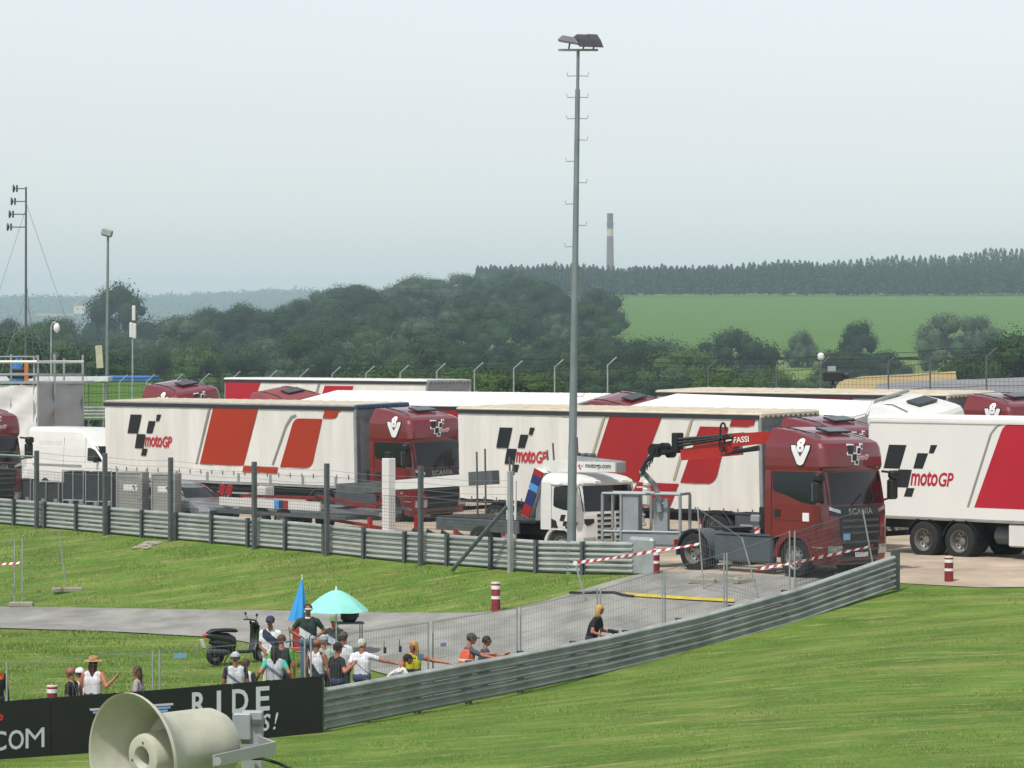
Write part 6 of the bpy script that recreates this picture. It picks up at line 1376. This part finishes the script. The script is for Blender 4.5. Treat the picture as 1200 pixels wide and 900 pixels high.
person(544, 743, 1.78, 20, 'person in an orange hi-vis vest and grey shirt pointing to the right', '3d4250', slv='4a4f5c', hair='dark', style='cap', extra=('cap', '3d4438'), vest='c8511c', lean=(.12, 0), rh=(.55, -.05, -.16), lh=(.55, .05, -.10), look=-10, D=79.8)
person(566, 745.5, 1.72, 15, 'person in a blue shirt beside the hi-vis vest', '33405c', slv='33405c', hair='dark', style='short', skin=SKIN, lean=(.05, 0), lh=(.5, 0, -.08), D=80.4)
m19, J19 = person(693, 708.5, 1.70, -20, 'person in black looking down at a black camera by the guardrail', '15161c', slv='15161c', sleeve='short', hair='blonde', style='long', skin=SKIN, lean=(.14, 0), rh=(.20, -.1, -.36), lh=(.28, -.1, -.30), look=10, D=83.6)
cp = J19['base'] + J19['nb'] + Vector((.30, -.18, -.30)); b = MB(); b.box((0, 0, 0), (.12, .09, .09), None, .015); cmo = b.build('camera', M_plast, loc=tuple(cp)); tag(cmo, 'black camera with a lens held by the person in black', 'camera'); MB().tube([(.05, 0, 0), (.2, 0, -.03)], .04, 10).build('lens', M_plast, cmo, 40)
# ------------------------------------------------------------------ parasols, chair, bags, radios
def loc_at(px, D): x = (px - 600) * D / F; return Vector((x, D, gz(x, D)))
p = loc_at(394, 88.0); zr = EYE - (716 - HZ) * p.y / F - p.z; zt = EYE - (691 - HZ) * p.y / F - p.z
PS = empty('parasol', tuple(p), 0, 'open mint green parasol above the seated person', 'parasol'); M_mint = mat('parasol_mint', '#86cdc0', .75, var=.06, scale=3, trans=.0)
MB().tube([(0, 0, -.1), (0, 0, zt + .06)], .018, 8).build('pole', M_wht, PS, 40); MB().tube([(0, 0, zt), (0, 0, zt + .09)], [.03, .012], 8).build('finial', M_wht, PS)
Rr = 38.5 * p.y / F
for k in range(8):
    b = MB(); a0, a1 = 2 * math.pi * k / 8 + .2, 2 * math.pi * (k + 1) / 8 + .2; P = []
    for i in range(9):
        u = i / 8; P.append([((Rr * u) * math.cos(a0 + (a1 - a0) * j / 4) * (1 - .035 * u * math.sin(math.pi * j / 4)), (Rr * u) * math.sin(a0 + (a1 - a0) * j / 4) * (1 - .035 * u * math.sin(math.pi * j / 4)), zr + (zt - zr) * (1 - u ** 1.55) - .012 * u * math.sin(math.pi * j / 4)) for j in range(5)])
    b.grid(P); P2 = [[(x, y, z - .006) for x, y, z in r_] for r_ in P]; b.grid(P2, True); b.build('canopy_panel', M_mint, PS, 30)
    MB().tube([(Rr * .55 * math.cos(a0), Rr * .55 * math.sin(a0), zr + (zt - zr) * .58), (0, 0, zr - .05)], .006, 4).build('rib', M_steel, PS)
p = loc_at(354, 89.0); zt = EYE - (682 - HZ) * p.y / F - p.z
PB_ = empty('folded_parasol', tuple(p), 0, 'closed blue parasol standing behind the person in the green polo', 'parasol'); M_pb = mat('parasol_bright_blue', '#2f8fd0', .7, var=.08)
b = MB(); P = []
for i in range(11):
    u = i / 10; P.append([tuple(Vector((math.cos(a) * (.02 + .21 * u * (1 + .12 * math.cos(6 * a))) - .10 * u, math.sin(a) * (.02 + .21 * u * (1 + .12 * math.cos(6 * a))), zt - 1.0 * u + .05))) for a in np.linspace(0, 2 * math.pi, 33)])
b.grid(P); b.build('canopy', M_pb, PB_, 30); MB().tube([(0, 0, -.1), (0, 0, zt + .16)], .016, 6).build('pole', M_wht, PB_); MB().ell((0, 0, zt + .16), (.025, .025, .03), 6, 4).build('tip', M_roof_b, PB_)
p = loc_at(350, 86.5); CH = empty('camp_chair', tuple(p), R(-20), 'red and grey folding camp chair behind the person in the green polo', 'chair'); M_cr, M_cg = cloth('8f2a24'), cloth('6a6e74')
MB().box((0, .02, .44), (.5, .46, .03)).build('seat', M_cr, CH); MB().box((.0, .24, .72), (.52, .03, .5)).build('backrest', M_cr, CH)
for sx in (-.25, .25): MB().tube([(sx, -.2, .62), (sx, .24, .64)], .02, 5).build('armrest', M_cg, CH)
for sx in (-.25, .25):
    for sy in (-.22, .24): MB().tube([(sx, sy, 0), (sx * .95, -sy * .2, .62 if sy < 0 else .98)], .013, 5).build('leg', M_cg, CH)
p = loc_at(409, 88.5); BP = empty('backpack', (p.x, p.y, p.z + .78), R(25), 'black backpack with green piping standing beside the seated person', 'bag')
b = MB(); b.bbox((0, 0, .24), (.40, .28, .50), .08); b.build('body', M_plast, BP, 60); b = MB(); b.bbox((0, -.16, .17), (.30, .10, .28), .04); b.build('pocket', M_plast, BP, 60)
b = MB(); b.tube([(-.12, -.16, .48), (-.05, -.2, .42), (.02, -.2, .46)], .012, 5); b.build('green_piping', cloth('4f9a45'), BP); b = MB(); b.tube([(.15, 0, .5), (.25, .0, .35), (.24, 0, .1)], .02, 5); b.build('strap', M_plast, BP); b = MB(); b.tube([(.06, 0, .48), (.07, 0, .72)], .006, 4); b.build('aerial', M_plast, BP)
p = loc_at(409, 88.5); CT = empty('folding_table', tuple(p), R(10), 'low folding table carrying the black backpack', 'table'); MB().box((0, 0, .75), (.7, .5, .04)).build('table_top', M_cg, CT)
for sx in (-.3, .3):
    for sy in (-.2, .2): MB().tube([(sx, sy, 0), (sx, sy, .73)], .014, 5).build('leg', M_cg, CT)
for k, (px, py) in enumerate(((451, 762), (469, 760.5))):
    D_ = 77.6; c = at(px, py, D_ + .02); rd = MB(); rd.box((0, 0, 0), (.065, .04, .14), None, .012); ro = rd.build('handheld_radio', M_plast, loc=tuple(c)); tag(ro, ['black handheld radio hanging on the mesh fence, left of two', 'black handheld radio hanging on the mesh fence, right of two'][k], 'radio', 'radios on the fence'); MB().tube([(-.015, 0, .06), (-.015, 0, .21)], .008, 5).build('aerial', M_plast, ro)
# ------------------------------------------------------------------ scooter
p = hit(279, 778); SC2 = empty('scooter', (p.x, p.y, p.z), R(32), 'black scooter parked on the grass beside the road', 'scooter'); M_sb = mat('scooter_black', '#16171a', .3, var=.1, coat=.6)
def swheel(x):
    M = Matrix.Translation((x, 0, .24)) @ Matrix.Rotation(R(90), 4, 'X'); o = MB().lathe([(.15, -.05), (.215, -.055), (.24, -.03), (.24, .03), (.215, .055), (.15, .05)], 22, M, True).build('wheel', M_tyre, SC2, 30); MB().lathe([(.15, -.03), (.05, -.045), (0, -.045)], 18, M).build('rim', M_rim, o, 30)
swheel(-.62); swheel(.66)
def loft_x(name, secs, m, n=14):
    b = MB(); P = [[(x, math.cos(a) * w, z + math.sin(a) * hh) for a in np.linspace(0, 2 * math.pi, n + 1)] for x, z, w, hh in secs]; b.grid(P); return b.build(name, m, SC2, 50)
loft_x('tail_body', [(-.92, .74, .02, .02), (-.85, .73, .10, .07), (-.6, .68, .15, .12), (-.3, .62, .17, .16), (-.12, .52, .15, .18), (-.08, .48, .05, .1)], M_sb)
loft_x('seat', [(-.84, .80, .05, .02), (-.7, .84, .14, .045), (-.35, .84, .15, .05), (-.1, .82, .12, .05), (-.02, .80, .04, .02)], M_plast)
loft_x('side_panel', [(-.78, .56, .03, .04), (-.62, .55, .13, .13), (-.35, .50, .16, .17), (-.14, .44, .14, .16), (-.08, .42, .04, .06)], M_sb)
loft_x('engine', [(-.8, .30, .04, .06), (-.65, .28, .12, .10), (-.35, .32, .13, .10), (-.2, .32, .05, .06)], M_chas)
MB().box((.12, 0, .30), (.55, .34, .08), None, .03).build('footboard', M_sb, SC2)
b = MB(); P = [[(x0 + .04 * math.cos(y * 8), y, z) for y in np.linspace(-w, w, 7)] for z, x0, w in ((.32, .36, .16), (.45, .42, .20), (.65, .44, .21), (.85, .42, .18), (.98, .36, .12))]; b.grid(P); b.grid([[(x + .07, y, z) for x, y, z in r_] for r_ in P], True); b.build('leg_shield', M_sb, SC2, 50)
loft_x('front_cowl', [(.34, 1.0, .06, .05), (.42, .98, .13, .09), (.52, .92, .11, .10), (.58, .86, .03, .04)], M_sb)
MB().tube([(.38, 0, .98), (.66, 0, .3)], .03, 6).build('fork', M_chas, SC2); loft_x('front_mudguard', [(.44, .42, .05, .03), (.56, .50, .08, .04), (.70, .51, .08, .04), (.86, .40, .04, .03)], M_sb)
MB().tube([(.33, -.33, 1.05), (.40, -.15, 1.06), (.42, 0, 1.06), (.40, .15, 1.06), (.33, .33, 1.05)], .02, 6).build('handlebar', M_plast, SC2)
for s in (-1, 1): MB().ell((.36, s * .30, 1.2), (.02, .06, .04), 8, 6).build('mirror', M_plast, SC2, 'all'); MB().tube([(.38, s * .22, 1.06), (.36, s * .3, 1.18)], .008, 4).build('mirror_stalk', M_plast, SC2)
MB().ell((-.92, 0, .72), (.04, .09, .05), 8, 6).build('tail_light', M_tred, SC2, 'all'); MB().ell((.57, 0, .92), (.03, .08, .05), 8, 6).build('headlight', M_chrome, SC2, 'all')
MB().box((-.97, 0, .54), (.02, .17, .2), Matrix.Rotation(R(-20), 4, 'Y')).build('number_plate', M_wht, SC2); MB().tube([(-.9, -.16, .36), (-.45, -.17, .33), (-.3, -.15, .3)], [.06, .06, .03], 8).build('exhaust', M_grey, SC2, 40)
MB().tube([(-.2, .1, .25), (-.25, .26, .02)], .015, 5).build('side_stand', M_chas, SC2)
# ------------------------------------------------------------------ grass blades (nobody could count them)
def blades(name, regions, seed, label, mats):
    rng = np.random.default_rng(seed); Vs = []
    for (poly, n, hh) in regions:
        A = np.array(poly, float); lo_, hi_ = A.min(0), A.max(0); Q = rng.uniform(lo_, hi_, (n * 2, 2)); x, y = Q[:, 0], Q[:, 1]; ins = np.zeros(len(Q), bool); j = len(A) - 1
        for i in range(len(A)):
            c = ((A[i, 1] > y) != (A[j, 1] > y)) & (x < (A[j, 0] - A[i, 0]) * (y - A[i, 1]) / (A[j, 1] - A[i, 1] + 1e-12) + A[i, 0]); ins ^= c; j = i
        Q = Q[ins][:n]; z = ground_z(Q[:, 0], Q[:, 1]); m = len(Q)
        cl = .55 + .9 * np.clip(np.sin(Q[:, 0] * 1.7 + 1.3 * np.sin(Q[:, 1] * .9)) * np.sin(Q[:, 1] * 1.3 + np.cos(Q[:, 0] * .7)) + .25, 0, 1)
        h = hh * rng.uniform(.4, 1.15, m) * cl; a = rng.random(m) * 6.283; w = rng.uniform(.006, .014, m) * (hh / .07) ** .5; ln = rng.normal(scale=.45, size=(m, 2)) * h[:, None]
        p0 = np.stack([Q[:, 0] - np.cos(a) * w, Q[:, 1] - np.sin(a) * w, z - .01], 1); p1 = np.stack([Q[:, 0] + np.cos(a) * w, Q[:, 1] + np.sin(a) * w, z - .01], 1); p2 = np.stack([Q[:, 0] + ln[:, 0], Q[:, 1] + ln[:, 1], z + h], 1)
        Vs.append(np.stack([p0, p1, p2], 1).reshape(-1, 3))
    V = np.concatenate(Vs); n = len(V) // 3; me = bpy.data.meshes.new(name); me.vertices.add(n * 3); me.vertices.foreach_set('co', V.astype(np.float32).ravel()); me.loops.add(n * 3); me.loops.foreach_set('vertex_index', np.arange(n * 3, dtype=np.int32)); me.polygons.add(n); me.polygons.foreach_set('loop_start', np.arange(0, n * 3, 3, dtype=np.int32))
    for m in mats: me.materials.append(m)
    me.polygons.foreach_set('material_index', rng.choice(len(mats), n, p=[.4, .3, .2, .1][:len(mats)]).astype(np.int32)); me.update(calc_edges=True); o = bpy.data.objects.new(name, me); COL.objects.link(o); tag(o, label, 'grass', kind='stuff')
GM = [mat('blade_a', '#527426', .8, var=.25, scale=.6, spec=.2), mat('blade_b', '#678732', .8, var=.2, scale=.8, spec=.2), mat('blade_c', '#8c9552', .8, var=.2, spec=.2), mat('blade_dry', '#aaa06c', .85, var=.15, spec=.2)]
w2 = lambda L: [(v.x, v.y) for v in L]
fg = [(-13, 58), (-11, 69), (-4.5, 71.8)] + w2([at(*q) - Vector((-.05, .25, 0)) for q in RAILA]) + [(11, 91), (13.3, 90.6), (13, 90), (10.6, 72), (9.5, 56)]
bank = w2(up[:10]) + [tuple(RB1 + Vector((-.2, -.3)))] + [tuple(RB0.lerp(RB1, t) + Vector((-.2, -.3))) for t in (.75, .5, .25, 0)]
mid = w2(lo) + [(-5.2, 88.3), (-4.4, 84), (-4.2, 76), (-6, 74), (-14, 72), (-16, 90)]
blades('grass_blades', [(fg, 90000, .034), (bank, 48000, .075), (mid, 60000, .065)], 3, 'short uneven grass blades on the bank and verges', GM)
